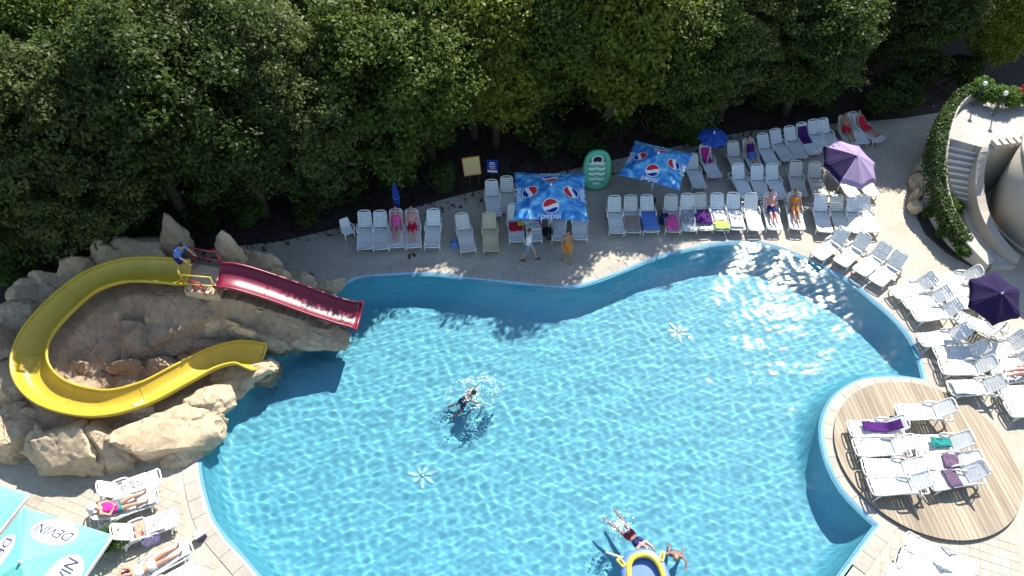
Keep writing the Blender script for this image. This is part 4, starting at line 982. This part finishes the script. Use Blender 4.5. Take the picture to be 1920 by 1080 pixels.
def crown(seed, mat, nclump, nleaf, rx, rz, leaf, lobes=9, cr=(.28, .55), flat=.75, low=False):
    r = np.random.default_rng(seed)
    LD = r.normal(size=(lobes, 3)); LD[:, 2] = LD[:, 2]*.8+.1 if low else np.abs(LD[:, 2])*.9-.25; LD /= np.linalg.norm(LD, axis=1)[:, None]; LR = r.uniform(.35, .55, lobes)
    C_ = []
    while len(C_) < nclump:
        k = r.integers(lobes); d = r.normal(size=3); d /= np.linalg.norm(d); c = LD[k]*r.uniform(.45, .62)+d*LR[k]*r.uniform(.55, 1.0)**.5
        C_.append(c)
    C_ = np.array(C_)*np.array([rx, rx, rz]); n = nclump*nleaf
    rad = r.uniform(*cr, nclump)
    off_ = r.normal(size=(nclump, nleaf, 3)); off_ /= np.linalg.norm(off_, axis=2)[..., None]; off_ *= (r.uniform(.2, 1, (nclump, nleaf, 1))**.5)
    P_ = C_[:, None, :]+off_*rad[:, None, None]*np.array([1.25, 1.25, flat])
    N_ = off_*.7+np.array([0, 0, .55])+r.normal(size=off_.shape)*.55; N_ /= np.linalg.norm(N_, axis=2)[..., None]
    tone = np.clip(r.uniform(0, 1, nclump)[:, None]*.7+r.uniform(0, .3, (nclump, nleaf)), 0, 1)
    return leaf_mesh('crown', P_.reshape(-1, 3), N_.reshape(-1, 3), leaf, seed, tone.ravel(), mat)
def trunk_mesh(seed, h, rad, rx, rz):
    r = random.Random(seed); m = MB(); bend = [Vector((r.uniform(-.2, .2), r.uniform(-.2, .2), 0))*k for k in (0, .4, 1, 1.3)]
    pts = [bend[i]+Vector((0, 0, h*t)) for i, t in enumerate((-.02, .3, .65, 1.0))]
    m.tube(pts, [rad*1.25, rad, rad*.75, rad*.4], 10)
    for k in range(7):
        a = k*2.4+r.uniform(-.3, .3); t = r.uniform(.5, .95); b = pts[1].lerp(pts[3], (t-.3)/.7)
        e = b+Vector((math.cos(a)*rx*.62, math.sin(a)*rx*.62, rz*r.uniform(.15, .55)))
        md = b.lerp(e, .5)+Vector((0, 0, -.12)); m.tube([b, md, e], [rad*.45, rad*.28, rad*.08], 7)
        for q in range(2):
            e2 = md+Vector((r.uniform(-1, 1), r.uniform(-1, 1), r.uniform(.3, .9)))*rx*.35; m.tube([md, md.lerp(e2, .5)+Vector((0, 0, .06)), e2], [rad*.2, rad*.12, rad*.04], 5)
    return m.mesh('trunk', 'bark')
KINDS = []
for k, (mat, rx, rz) in enumerate((('leaf_dark', 2.6, 3.4), ('leaf_mid', 2.5, 3.2), ('leaf_lime', 2.3, 3.1), ('leaf_grey', 2.7, 3.5), ('leaf_dark', 2.4, 3.7), ('leaf_mid', 2.8, 3.3))):
    KINDS.append((crown(20+k, mat, 640, 88, rx, rz*1.12, (.15, .16, .19, .14, .17, .15)[k], (15, 12, 10, 18, 14, 11)[k], cr=((.28, .55), (.3, .6), (.35, .7), (.22, .45), (.3, .5), (.3, .65))[k], low=True), trunk_mesh(k, 5.2, .17, rx, rz)))
KN = ['dark green', 'mid green', 'yellow-green', 'grey-green', 'deep green', 'fresh green']
def tree(x, y, h, k, label, squeeze=1.0, name='broadleaf_tree', group='trees of the wood behind the pool'):
    o = empty(name, (x, y, -.03), random.Random(int(x*31+y*17)).uniform(0, 6.28)); s = h/8.6; tag(o, label, 'tree', group)
    c = link('crown', KINDS[k][0], o, (0, 0, 4.7*s)); c.scale = (s*squeeze, s*squeeze, s)
    t = link('trunk', KINDS[k][1], o); t.scale = (s, s, s)
    return o
bA, bB = Vector((-9.5, 22.0)), Vector((18.3, 31.2)); tdir = (bB-bA).normalized(); nrm2 = Vector((-tdir.y, tdir.x))
rt = random.Random(12)
RANK = ['front rank of the wood', 'second rank of the wood', 'third rank of the wood', 'fourth rank of the wood', 'rearmost rank of the wood']
kinds_front = [0, 3, 4, 0, 3, 1, 5, 2, 5, 2, 1, 3]
for rank, (dist, h0, t0, t1, stp) in enumerate(((2.0, 10.3, -9, 26, 2.8), (5.0, 10.4, -13, 31, 3.2), (8.6, 11.2, -17, 38, 3.7), (12.8, 12.2, -21, 44, 4.3), (17.5, 12.5, -22, 48, 5.0))):
    t = t0; i = 0
    while t < t1:
        b_ = bA+tdir*(t+rt.uniform(-.6, .6))+nrm2*(dist+rt.uniform(-.5, .9)); h = h0*rt.uniform(.86, 1.1)
        if rank == 0 and -5.5 < b_.x < 2: b_ = b_+nrm2*1.3
        k = kinds_front[i % len(kinds_front)] if rank == 0 else rt.choice([0, 1, 3, 3, 5, 5, 2 if t > 8 else 3, 1])
        gap = (17.4 < b_.x and b_.y < 36.5) or (b_.x > 18 and b_.y < 47)
        if not gap:
            tree(b_.x, b_.y, h, k, f'{KN[k]} leafy tree, {ORD[i]} from the left in the {RANK[rank]}'); i += 1
        t += stp
tree(24.3, 34.6, 6.6, 2, 'yellow-green tree overhanging the terrace in the upper right corner')
for k_, (x, y, h, kd, lab) in enumerate(((17.9, 34.9, 9.4, 0, 'dark green tree behind the end of the rear loungers'), (20.3, 34.4, 8.6, 4, 'deep green tree behind the far end of the ivy wall'), (25.2, 40.5, 10.5, 0, 'dark green tree in the gap behind the terrace lamps'), (29.5, 39, 10, 3, 'grey-green tree behind the terrace in the upper right corner'), (20.5, 43.5, 11, 1, 'mid green tree rising behind the dark gap in the wood'), (25.5, 45, 11, 4, 'deep green tree farthest back in the upper right'), (31, 44.5, 11, 1, 'mid green tree farthest right in the wood'))):
    tree(x, y, h, kd, lab)
# shrubs and undergrowth
SH = [(crown(60+k, 'leaf_shrub' if k < 2 else 'leaf_dark', 120, 44, 1.0, .85, .12, 6, (.14, .26))) for k in range(3)]
sm = MB(); 
for k in range(5): sm.tube([(0, 0, 0), (.25*math.cos(k*1.3), .25*math.sin(k*1.3), .45), (.5*math.cos(k*1.3), .5*math.sin(k*1.3), .85)], [.03, .02, .008], 6)
sme = sm.mesh('stem', 'bark')
def shrub(x, y, s, k, label, z=0):
    o = empty('shrub', (x, y, z-.02), x*3.1); tag(o, label, 'shrub', 'shrubs and undergrowth'); c = link('foliage', SH[k], o, (0, 0, .75*s)); c.scale = (s, s, s); t = link('stem', sme, o); t.scale = (s, s, s)
for px, py, s, k, lab in ((122, 425, 1.25, 0, 'bright green shrub behind the rocks on the left'), (8, 460, 1.0, 0, 'bright green shrub at the left picture edge'), (30, 520, .9, 1, 'green shrub at the left edge above the rocks'), (215, 415, .9, 1, 'green shrub between the bright shrub and the peak of the rocks'),
                          (265, 420, .7, 2, 'dark shrub above the back rocks'), (490, 415, .9, 1, 'green shrub in the shade right of the rocks'), (410, 420, .8, 2, 'dark shrub in the shade behind the slide platform'), (590, 415, .8, 2, 'dark shrub left of the folded umbrella'),
                          (1725, 345, .55, 1, 'small shrub among the pale rocks below the ivy wall'), (1798, 478, .55, 0, 'small bright shrub in the garden bed near the outer loungers'), (1765, 440, .5, 1, 'small shrub in the middle of the shaded garden bed'), (1742, 405, .5, 1, 'small shrub at the left tip of the garden bed'), (1775, 400, .55, 0, 'small shrub close under the ivy wall'),
                          (1300, 275, .8, 0, 'yellow-green shrub between the blue umbrellas and the trees'), (1640, 205, 1.2, 2, 'dark shrub behind the last rear loungers'), (1692, 196, 1.4, 2, 'dark shrub beyond the far end of the paving'), (1732, 176, 1.5, 2, 'dark shrub in the black gap left of the terrace'), (1772, 160, 1.3, 2, 'dark shrub just left of the ivy wall top'), (213, 1025, .55, 0, 'small leafy green shrub beside the teal umbrella'), (575, 528, .3, 0, 'small plant growing between the rocks and the paving')):
    g = G(px, py); shrub(g.x, g.y, s, k, lab)
i = 0
for t in np.arange(-8, 29, 1.7):
    b_ = bA+tdir*(t+rt.uniform(-.5, .5))+nrm2*(1.7+rt.uniform(0, 1.5))
    if b_.x > 19 or -3.2 < b_.x < .2: continue
    shrub(b_.x, b_.y, rt.uniform(1.0, 1.7), 2, f'dark undergrowth shrub, {ORD[i]} from the left along the wood edge'); i += 1
# ivy on the curved wall
def ivy():
    r = np.random.default_rng(4); P_ = []; N_ = []
    n = len(wp)
    for i in range(n-1):
        if i > n*.86: break
        a, b = wp[i], wp[i+1]; d = (b-a); ln = Vector((d.x, d.y, 0)).length; dd = Vector((d.x, d.y, 0)).normalized(); out = Vector((dd.y, -dd.x, 0))
        if out.dot(Vector((-1, 0, 0))) < 0: out = -out
        for _ in range(int(230*ln/.3*.9)):
            t = r.uniform(); p = a.lerp(b, t); q = r.uniform()
            if q < .42: z = p.z*r.uniform(.5, 1.0); pos = Vector((p.x, p.y, z))+out*(.24+r.uniform(0, .2)); nn = out*.8+Vector((0, 0, .5))
            else: pos = p+out*r.uniform(-.14, .34)+Vector((0, 0, r.uniform(0, .16))); nn = Vector((0, 0, 1))+out*.3
            pos = pos+Vector((0, 0, .12*noise.noise(p*1.4))); P_.append(pos[:]); N_.append(nn[:])
    P_ = np.array(P_)-np.array(off[:]); N_ = np.array(N_)+r.normal(size=(len(P_), 3))*.5; N_ /= np.linalg.norm(N_, axis=1)[:, None]
    tag(link('ivy', leaf_mesh('ivy', P_, N_, .13, 3, r.uniform(0, 1, len(P_)), 'leaf_ivy'), ter), kind='stuff')
ivy()
for k, (px, py, z, mat, lab) in enumerate(((1850, 178, 2.6, 1, 'green shrub on the terrace behind the ivy wall'), (1872, 192, 2.4, 1, 'green shrub on the terrace right of the ivy wall top'))):
    g = G(px, py, z); shrub(g.x, g.y, .7, mat, lab, zt)
link('flowers', crown(78, 'leaf_litter', 40, 24, .5, .35, .1, 5, (.1, .2)), pl, (0, 0, .75))
fl_ = crown(77, 'leaf_red', 40, 20, .55, .35, .09, 5, (.1, .2))
g = G(1908, 196, zt); o = empty('flower_bush', (g.x, g.y, zt)); tag(o, 'red flowering bush on the terrace at the right border', 'flowers'); link('blossom', fl_, o, (0, 0, .5)); c = link('foliage', SH[1], o, (0, 0, .35)); c.scale = (.5, .5, .4)
for k, (px, py, lab) in enumerate(((1849, 153, 'round lamp on a post behind the terrace, left one'), (1888, 171, 'round lamp on a post behind the terrace, right one'))):
    g = G(px, py, 3.6); o = empty('garden_lamp', (g.x, g.y, 0)); tag(o, lab, 'lamp', 'terrace lamps')
    m = MB(); m.tube([(0, 0, 0), (0, 0, 3.45)], .03, 8); m.build('post', 'dark_metal', o)
    m = MB(); m.ell((0, 0, 3.5), (.10, .10, .10)); m.build('globe', 'white_paint', o)
# leaf litter on the wood floor
r = np.random.default_rng(9); n = 9000; tt = r.uniform(-10, 34, n); dd = r.uniform(.1, 9, n)
P_ = np.stack([bA.x+tdir.x*tt+nrm2.x*dd, bA.y+tdir.y*tt+nrm2.y*dd, r.uniform(-.02, .05, n)], -1); N_ = np.array([0, 0, 1])+r.normal(size=(n, 3))*.4; N_ /= np.linalg.norm(N_, axis=1)[:, None]
tag(link('leaf_litter', leaf_mesh('leaf_litter', P_, N_, .2, 5, r.uniform(0, 1, n), 'leaf_litter')), 'brown fallen leaves covering the wood floor', 'leaves', kind='stuff')

# ------------------------------------------------------------------ people
def V3(*a): return Vector(a)
def basis(up, fwd):
    up = up.normalized(); rt_ = fwd.cross(up).normalized(); f = up.cross(rt_).normalized(); return Matrix((rt_, f, up)).transposed()
def figure(J, face, skin, label, loc, rz=0, hair='hair_dark', long_hair=False, clothes=(), hat=None, sc_=1.0, wet=False, rot=None):
    """J: joints in metres; body is one remeshed surface, clothes and hair are its children"""
    J = {k: Vector(v) for k, v in J.items()}
    m = MB(); pel, che, nek, hed = J['pelvis'], J['chest'], J['neck'], J['head']
    side = (J['shoulder_l']-J['shoulder_r']).normalized(); hs = (J['hip_l']-J['hip_r']).normalized()
    for s in (-1, 1):
        m.capsule(pel+hs*s*.06, pel.lerp(che, .5)+side*s*.045, .105, .092); m.capsule(pel.lerp(che, .5)+side*s*.045, che+side*s*.07, .092, .105)
    m.capsule(che, nek, .09, .055); m.capsule(nek, nek.lerp(hed, .6), .052, .05)
    up = (hed-nek).normalized(); B_ = basis(up, Vector(face))
    m.ell(hed, (.074, .093, .115), B_); m.ell(hed+B_ @ V3(0, .05, -.055), (.05, .05, .055), B_)
    m.ell(hed+B_ @ V3(0, .095, -.012), (.013, .02, .024), B_)
    for s in (-1, 1): m.ell(hed+B_ @ V3(s*.074, -.005, -.005), (.013, .02, .032), B_)
    for t in ('l', 'r'):
        sh, el, wr = J['shoulder_'+t], J['elbow_'+t], J['wrist_'+t]
        m.capsule(che.lerp(nek, .55), sh, .07, .062); m.capsule(sh, el, .05, .04); m.capsule(el, wr, .041, .028)
        d = (wr-el).normalized(); s = d.cross(Vector(face)); s = s.normalized() if s.length > .1 else d.cross(V3(1, 0, 0)).normalized(); nn = s.cross(d).normalized()
        m.ell(wr+d*.05, (.04, .018, .055), Matrix((s, nn, d)).transposed())
        for k, ln in ((-.03, .058), (-.01, .072), (.01, .068), (.03, .052)):
            a = wr+d*.09+s*k; b = a+d*ln*.55+nn*.006; m.capsule(a, b, .0105, .0095, 7); m.capsule(b, b+d*ln*.42+nn*.022, .0095, .0085, 7)
        th = wr+d*.03+s*(.035 if t == 'l' else -.035); m.capsule(th, th+d*.05+s*(.03 if t == 'l' else -.03), .013, .0105, 7)
        hp, kn, an, to = J['hip_'+t], J['knee_'+t], J['ankle_'+t], J['toe_'+t]
        m.capsule(hp, hp.lerp(kn, .5), .088, .076); m.capsule(hp.lerp(kn, .5), kn, .076, .056); m.capsule(kn, kn.lerp(an, .35), .054, .054); m.capsule(kn.lerp(an, .35), an, .054, .036); m.capsule(an, to, .038, .026); m.ell(an+(an-to).normalized()*.02, (.036, .036, .036))
    o = m.build('person', skin); tag(o, label, 'person'); o.location = loc; o.rotation_euler = rot or (0, 0, rz); o.scale = (sc_,)*3
    mod(o, 'REMESH', mode='VOXEL', voxel_size=.0125, use_smooth_shade=True); mod(o, 'SMOOTH', factor=.5, iterations=3)
    h = MB(); h.ell(hed+B_ @ V3(0, -.018, .022), (.082, .092, .108), B_)
    if long_hair: h.ell(hed+B_ @ V3(0, -.07, -.06), (.07, .05, .13), B_)
    h.build('hair', hair, o)
    for s in (-1, 1): e = MB(); e.ell(hed+B_ @ V3(s*.03, .083, .012), (.011, .008, .007), B_, 8, 5); e.build('eye', 'hair_dark', o)
    e = MB(); e.ell(hed+B_ @ V3(0, .09, -.052), (.022, .008, .007), B_, 8, 5); e.build('mouth', 'cloth_red', o)
    if hat:
        h = MB(); B2 = B_
        pr = [(.001, .155), (.07, .15), (.1, .11), (.105, .05), (.2, .035), (.205, .028), (.1, .03)]
        rows_ = [[hed+B2 @ V3(math.cos(t)*a, math.sin(t)*a, b) for t in np.linspace(0, 2*PI, 25)[:-1]] for a, b in pr]; n = 24
        h.add([v for r_ in rows_ for v in r_], [(i*n+k, i*n+(k+1) % n, (i+1)*n+(k+1) % n, (i+1)*n+k) for i in range(len(pr)-1) for k in range(n)], 0, True); h.build('hat', hat, o)
    for what, mat in clothes:
        c = MB(); g = .017
        if what in ('shorts', 'trunks', 'skirt', 'briefs'):
            for s in (-1, 1): c.capsule(pel+hs*s*.06+(che-pel)*.0, pel.lerp(che, .14 if what == 'briefs' else .28)+side*s*.055, .105+g, .098+g)
            for t in ('l', 'r'):
                f = {'shorts': .72, 'trunks': .45, 'skirt': .8, 'briefs': .12}[what]; c.capsule(J['hip_'+t], J['hip_'+t].lerp(J['knee_'+t], f), .088+g*1.3, .078+g*1.5)
        if what in ('shirt', 'vest', 'bra'):
            a, b = (.02, 1.0) if what != 'bra' else (.78, .98)
            for s in (-1, 1): c.capsule(pel.lerp(che, a)+side*s*.055, pel.lerp(che, b)+side*s*.07, .102+g, .105+g)
            if what == 'shirt':
                for t in ('l', 'r'): c.capsule(che.lerp(nek, .5), J['shoulder_'+t], .075+g, .068+g); c.capsule(J['shoulder_'+t], J['shoulder_'+t].lerp(J['elbow_'+t], .6), .055+g, .05+g)
        if what == 'trousers':
            for t in ('l', 'r'): c.capsule(J['hip_'+t], J['knee_'+t], .1, .075); c.capsule(J['knee_'+t], J['ankle_'+t], .075, .06)
            for s in (-1, 1): c.capsule(pel+hs*s*.06, pel.lerp(che, .25)+side*s*.055, .12, .115)
        if what == 'shoes':
            for t in ('l', 'r'): c.capsule(J['ankle_'+t]-V3(0, 0, .02), J['toe_'+t], .05, .04)
        w = c.build({'bra': 'bikini_top', 'briefs': 'bikini_bottom'}.get(what, what), mat, o); mod(w, 'REMESH', mode='VOXEL', voxel_size=.016, use_smooth_shade=True); mod(w, 'SMOOTH', factor=.5, iterations=2)
    if wet: o.cycles.is_caustics_receiver = True
    return o
def lying(ba, bend=.06, arms='side', spread=.0, seed=0):
    b = V3(math.cos(R(ba)), 0, math.sin(R(ba))); n = V3(-b.z, 0, b.x); P_ = V3(1.12, 0, .49); r = random.Random(seed)
    P2 = V3(1.17, 0, .475)
    J = dict(pelvis=P_, chest=P2+b*.36+n*.03, neck=P2+b*.52+n*.035, head=P2+b*.70+n*.055)
    for t, s in (('l', 1), ('r', -1)):
        sh = P2+b*.47+n*.02+V3(0, s*.175, 0)
        if arms == 'side': el, wr = P2+b*.22+V3(0, s*.25, 0)+n*.02, P2+V3(0, s*.24, .05)-V3(.05, 0, 0)
        elif arms == 'up': el, wr = P2+b*.68+V3(0, s*.30, 0)+n*.04, P2+b*.80+V3(0, s*.10, 0)+n*.0
        else: el, wr = P2+b*.24+V3(0, s*.25, 0)+n*.04, P2+b*.14+n*.14+V3(0, s*.06, 0)
        k = bend*r.uniform(.6, 1.6)*(1 if s > 0 else 1.2)
        J.update({'shoulder_'+t: sh, 'elbow_'+t: el, 'wrist_'+t: wr, 'hip_'+t: P_+V3(-.02, s*.085, -.0), 'knee_'+t: V3(.71, s*(.10+spread*.5), .46+k), 'ankle_'+t: V3(.30, s*(.09+spread), .425), 'toe_'+t: V3(.25, s*(.12+spread), .55)})
    return J, tuple(n+b*.1)
def sunbather(key, skin, label, clothes, ba=None, **kw):
    l, a, b0 = LOUNGERS[key]; pose = {k: kw.pop(k) for k in ('bend', 'arms', 'spread', 'seed') if k in kw}
    J, f = lying(b0 if ba is None else ba, **pose); return figure(J, f, skin, label, l, a, clothes=clothes, **kw)
sunbather(('A', 2), 'skin_pink', 'person in a pink swimsuit lying on a lounger left of the signboard', [('vest', 'cloth_pink'), ('briefs', 'cloth_pink')], seed=1)
sunbather(('A', 3), 'skin_pink', 'person in red shorts lying on a lounger left of the signboard', [('shorts', 'cloth_red')], seed=2, arms='belly', hair='hair_brown')
sunbather(('D', 9), 'skin_pink', 'tanned person in dark trunks lying in the long row', [('trunks', 'cloth_navy')], seed=3, arms='belly')
sunbather(('D', 10), 'skin_tan', 'tanned person in an orange bikini lying in the long row', [('bra', 'cloth_orange'), ('briefs', 'cloth_orange')], seed=4, hair='hair_brown')
sunbather(('F', 3), 'skin', 'person in a purple top and blue shorts lying in the rearmost row', [('vest', 'cloth_purple'), ('shorts', 'cloth_blue')], seed=5)
sunbather(('F', 10), 'skin_tan', 'tanned person in dark red swimwear in the rearmost row, left of another in bright red', [('trunks', 'cloth_red')], seed=6)
sunbather(('F', 12), 'skin_tan', 'person in a bright red top on the last lounger of the rearmost row', [('vest', 'cloth_red'), ('shorts', 'cloth_red')], seed=7)
sunbather(('I', 5), 'skin_pink', 'sunbather in pink and white by the right border', [('vest', 'cloth_white'), ('briefs', 'cloth_pink')], seed=8, hair='hair_brown')
sunbather('L1', 'skin', 'sunbather in a red top and pale sun hat, lower left', [('vest', 'cloth_magenta'), ('briefs', 'cloth_teal')], seed=9, hat='cloth_white', arms='belly', hair='hair_brown', spread=.08)
sunbather('L3', 'skin', 'sunbather in a white bikini stretched out flat, lower left', [('bra', 'cloth_white'), ('briefs', 'cloth_white')], seed=10, arms='up', hair='hair_brown', long_hair=True, spread=.03)
def standing(stride=.0, lean=0.0, crouch=0.0, arm=0.0):
    z = .93-crouch; J = dict(pelvis=V3(0, 0, z), chest=V3(lean*.36, 0, z+.36*math.sqrt(1-lean*lean)), neck=V3(lean*.54, 0, z+.54*math.sqrt(1-lean*lean)), head=V3(lean*.72+.03, 0, z+.71*math.sqrt(1-lean*lean)))
    ch_ = J['chest']
    for t, s in (('l', 1), ('r', -1)):
        st = stride*s; sh = ch_.lerp(J['neck'], .6)+V3(0, s*.18, 0)
        J.update({'shoulder_'+t: sh, 'elbow_'+t: sh+V3(-st*.35+arm*.18, s*.06, -.27+arm*.1), 'wrist_'+t: sh+V3(-st*.5+.08+arm*.38, s*.05, -.5+arm*.22),
                  'hip_'+t: V3(0, s*.09, z-.04), 'knee_'+t: V3(st*.5+.05+crouch*.7, s*.1, .49-crouch*.25), 'ankle_'+t: V3(st, s*.1, .075), 'toe_'+t: V3(st+.15, s*.13, .03)})
    return J, (1, 0, -.05)
J, f = standing(.30); figure(J, f, 'skin', 'person in a white top and blue shorts walking along the far pool edge', G(991, 487), R(-12), hair='hair_brown', clothes=[('shirt', 'cloth_white'), ('shorts', 'cloth_grey'), ('shoes', 'float_black')])
J, f = standing(.16); figure(J, f, 'skin_tan', 'bare-chested person in orange-brown shorts walking by the far pool edge', G(1061, 489), R(-75), clothes=[('shorts', 'cloth_orange')])
J, f = standing(.1, .55, .18, .6); g = G(345, 505, 2.41); figure(J, f, 'skin', 'person in a blue shirt bending at the top of the slides', g, R(-20), clothes=[('shirt', 'cloth_blue'), ('shorts', 'cloth_navy')])
def swim(legs=.2, arms=((.45, .25), (.45, -.25)), hz=.10, drop=.25):
    J = dict(pelvis=V3(-.45, 0, -.14-drop*.4), chest=V3(-.12, 0, -.07), neck=V3(.05, 0, .02), head=V3(.17, 0, hz))
    for t, s, (ax, ay) in (('l', 1, arms[0]), ('r', -1, arms[1])):
        sh = V3(.0, s*.18, -.03); wr = V3(ax, ay, -.05); el = sh.lerp(wr, .5)+V3(0, s*.06, .02)
        J.update({'shoulder_'+t: sh, 'elbow_'+t: el, 'wrist_'+t: wr, 'hip_'+t: V3(-.5, s*.09, -.16-drop*.4), 'knee_'+t: V3(-.9, s*(.12+legs*.3), -.2-drop*.7), 'ankle_'+t: V3(-1.3, s*(.1+legs), -.2-drop), 'toe_'+t: V3(-1.45, s*(.12+legs), -.22-drop)})
    return J, (.9, 0, .35)
J, f = swim(.12, ((.32, .32), (.25, -.42)), .12, .2)
for k_ in J:
    if k_[:3] in ('pel', 'hip'): J[k_] = V3(-.24, J[k_].y, -.40)
    if k_[:4] == 'knee': J[k_] = V3(-.38, J[k_].y, -.78)
    if k_[:4] in ('ankl', 'toe_'): J[k_] = V3(-.72 if k_[0] == 'a' else -.85, J[k_].y, -.98)
J['chest'] = V3(-.06, 0, -.10)
figure(J, f, 'skin_tan', 'dark-haired swimmer splashing in the middle of the pool', G(880, 742, -.06), R(20), clothes=[('trunks', 'cloth_navy')], wet=True)
J, f = swim(.12, ((.52, .15), (.45, -.45)), .06, .12); figure(J, f, 'skin_pink', 'swimmer in a dark top reaching for the inflatable boat', G(1203, 1022, -.02), R(-52), clothes=[('bra', 'cloth_navy'), ('briefs', 'cloth_red')], wet=True, hair='hair_dark')
J, f = swim(.1, ((.2, .35), (.2, -.35)), .13, .6)
for k_ in J:
    if k_[:3] in ('pel', 'hip'): J[k_] = V3(-.16, J[k_].y, -.46)
    if k_[:4] == 'knee': J[k_] = V3(-.2, J[k_].y, -.86)
    if k_[:4] in ('ankl', 'toe_'): J[k_] = V3(-.5 if k_[0] == 'a' else -.64, J[k_].y, -1.05)
J['chest'] = V3(-.05, 0, -.11)
figure(J, f, 'skin_pink', 'swimmer with bare shoulders right of the inflatable boat', G(1268, 1040, -.05), R(-110), clothes=[('trunks', 'cloth_grey')], wet=True, hair='hair_fair')
# inflatable boat at the lower picture edge
ib = empty('inflatable_boat', G(1212, 1092, -.02), R(8)); tag(ib, 'small blue and yellow inflatable boat floating at the lower picture edge', 'inflatable')
def orow(a, b, z, r_, mat, nm, parts=1):
    T = np.linspace(0, 2*PI, 65)[:-1]
    m = MB(); m.tube([(a*math.copysign(abs(math.cos(t))**.8, math.cos(t)), b*math.copysign(abs(math.sin(t))**.8, math.sin(t)), z) for t in T], r_, 10, closed=True); return m.build(nm, mat, ib)
orow(.60, .85, .06, .13, 'float_blue', 'hull_tube'); orow(.50, .75, .17, .085, 'float_yellow', 'inner_tube')
m = MB(); m.prism([(.55*math.cos(t), .8*math.sin(t)) for t in np.linspace(0, 2*PI, 33)[:-1]], -.02, .03); m.build('floor', 'float_blue', ib)
for s in (-1, 1):
    m = MB(); m.box((s*.62, .62, .15), (.14, .3, .12), (0, 0, -s*.5)); m.build('oar_holder', 'float_yellow', ib)
    m = MB(); m.box((s*.62, .62, .215), (.05, .16, .02), (0, 0, -s*.5)); m.build('strap', 'float_black', ib)
m = MB(); m.tube([(-.55, .75, .16), (-1.0, 1.0, .12)], .035, 7); m.build('oar', 'white_plastic', ib)
# splashes and fountain sprays: drops and torn sheets of foam on the water
def splash(name, px, py, rad, n, seed, label, cat, jets=0, ringr=0):
    r = random.Random(seed); m = MB(); c0 = G(px, py, -.03)
    for k in range(n):
        a = r.uniform(0, 2*PI); d = rad*abs(r.gauss(0, .5)); z = abs(r.gauss(0, .03)); s_ = r.uniform(.006, .022)
        if ringr and k % 2: a = r.gauss(.5, 1.3); d = ringr*(1+r.gauss(0, .16)+.2*math.sin(2*a+1)); z = abs(r.gauss(0, .012)); s_ *= 1.2
        if jets: a = (int(a/(2*PI)*jets)+.5)/jets*2*PI+r.gauss(0, .13); d = rad*r.uniform(.12, 1)**.8; z = .06*math.sin(PI*d/rad)+abs(r.gauss(0, .008)); s_ = r.uniform(.008, .02)
        m.ell((d*math.cos(a), d*math.sin(a), z), (s_*r.uniform(.8, 2.6), s_*r.uniform(.8, 2.2), s_*.4), (0, 0, a+r.gauss(0, .4)), 6, 4)
    o = m.build(name, 'foam'); o.location = c0; tag(o, label, cat, kind='stuff'); return o
splash('splash', 886, 737, .5, 420, 1, 'white water splashing round the swimmer in mid pool', 'splash', 0, .72)
splash('splash', 1160, 985, .42, 150, 2, 'white water splashing behind the legs of the swimmer near the boat', 'splash')
def star_inlet(px, py, label):
    g = G(px, py, -.02); d = Vector((g.x, g.y, 0)).normalized(); c = g+d*.57; o = empty('floor_inlet', (c.x, c.y, DEPTH)); tag(o, label, 'pool inlet', 'star-shaped inlets on the pool floor')
    for k in range(7):
        a_ = k*2*PI/7+.3; m = MB()
        m.prism([(math.cos(a_)*r_-math.sin(a_)*w_, math.sin(a_)*r_+math.cos(a_)*w_) for r_, w_ in [(q_*(1+.22*math.sin(k*2.3+px)), w2) for q_, w2 in ((.1, -.025), (.26, -.07), (.40, -.04), (.45, 0), (.40, .04), (.26, .07), (.1, .025))]], .012, .03)
        p = m.build('petal', 'inlet_plastic', o); p.cycles.is_caustics_receiver = True
    m = MB(); m.tube([(0, 0, .0), (0, 0, .04), (0, 0, .06)], [.09, .08, .03], 14); p = m.build('nozzle', 'steel', o); p.cycles.is_caustics_receiver = True
star_inlet(793, 897, 'pale star-shaped inlet on the pool floor in the near half')
star_inlet(1272, 618, 'pale star-shaped inlet on the pool floor in the far half')
# handrail of the pool ladder at the near right edge
ld = empty('pool_ladder', G(1532, 1114)); tag(ld, 'dark pool ladder handrail at the near right pool edge', 'ladder')
for s in (-.25, .25):
    m = MB(); m.tube([(s+.3, -.2, .03), (s+.25, -.15, .7), (s, .1, .85), (s-.2, .28, .6), (s-.25, .32, -.9)], .022, 8); m.build('handrail', 'dark_metal', ld)
for z in (-.3, -.6):
    m = MB(); m.box((-.24, .32, z), (.5, .08, .03)); m.build('rung', 'steel', ld)
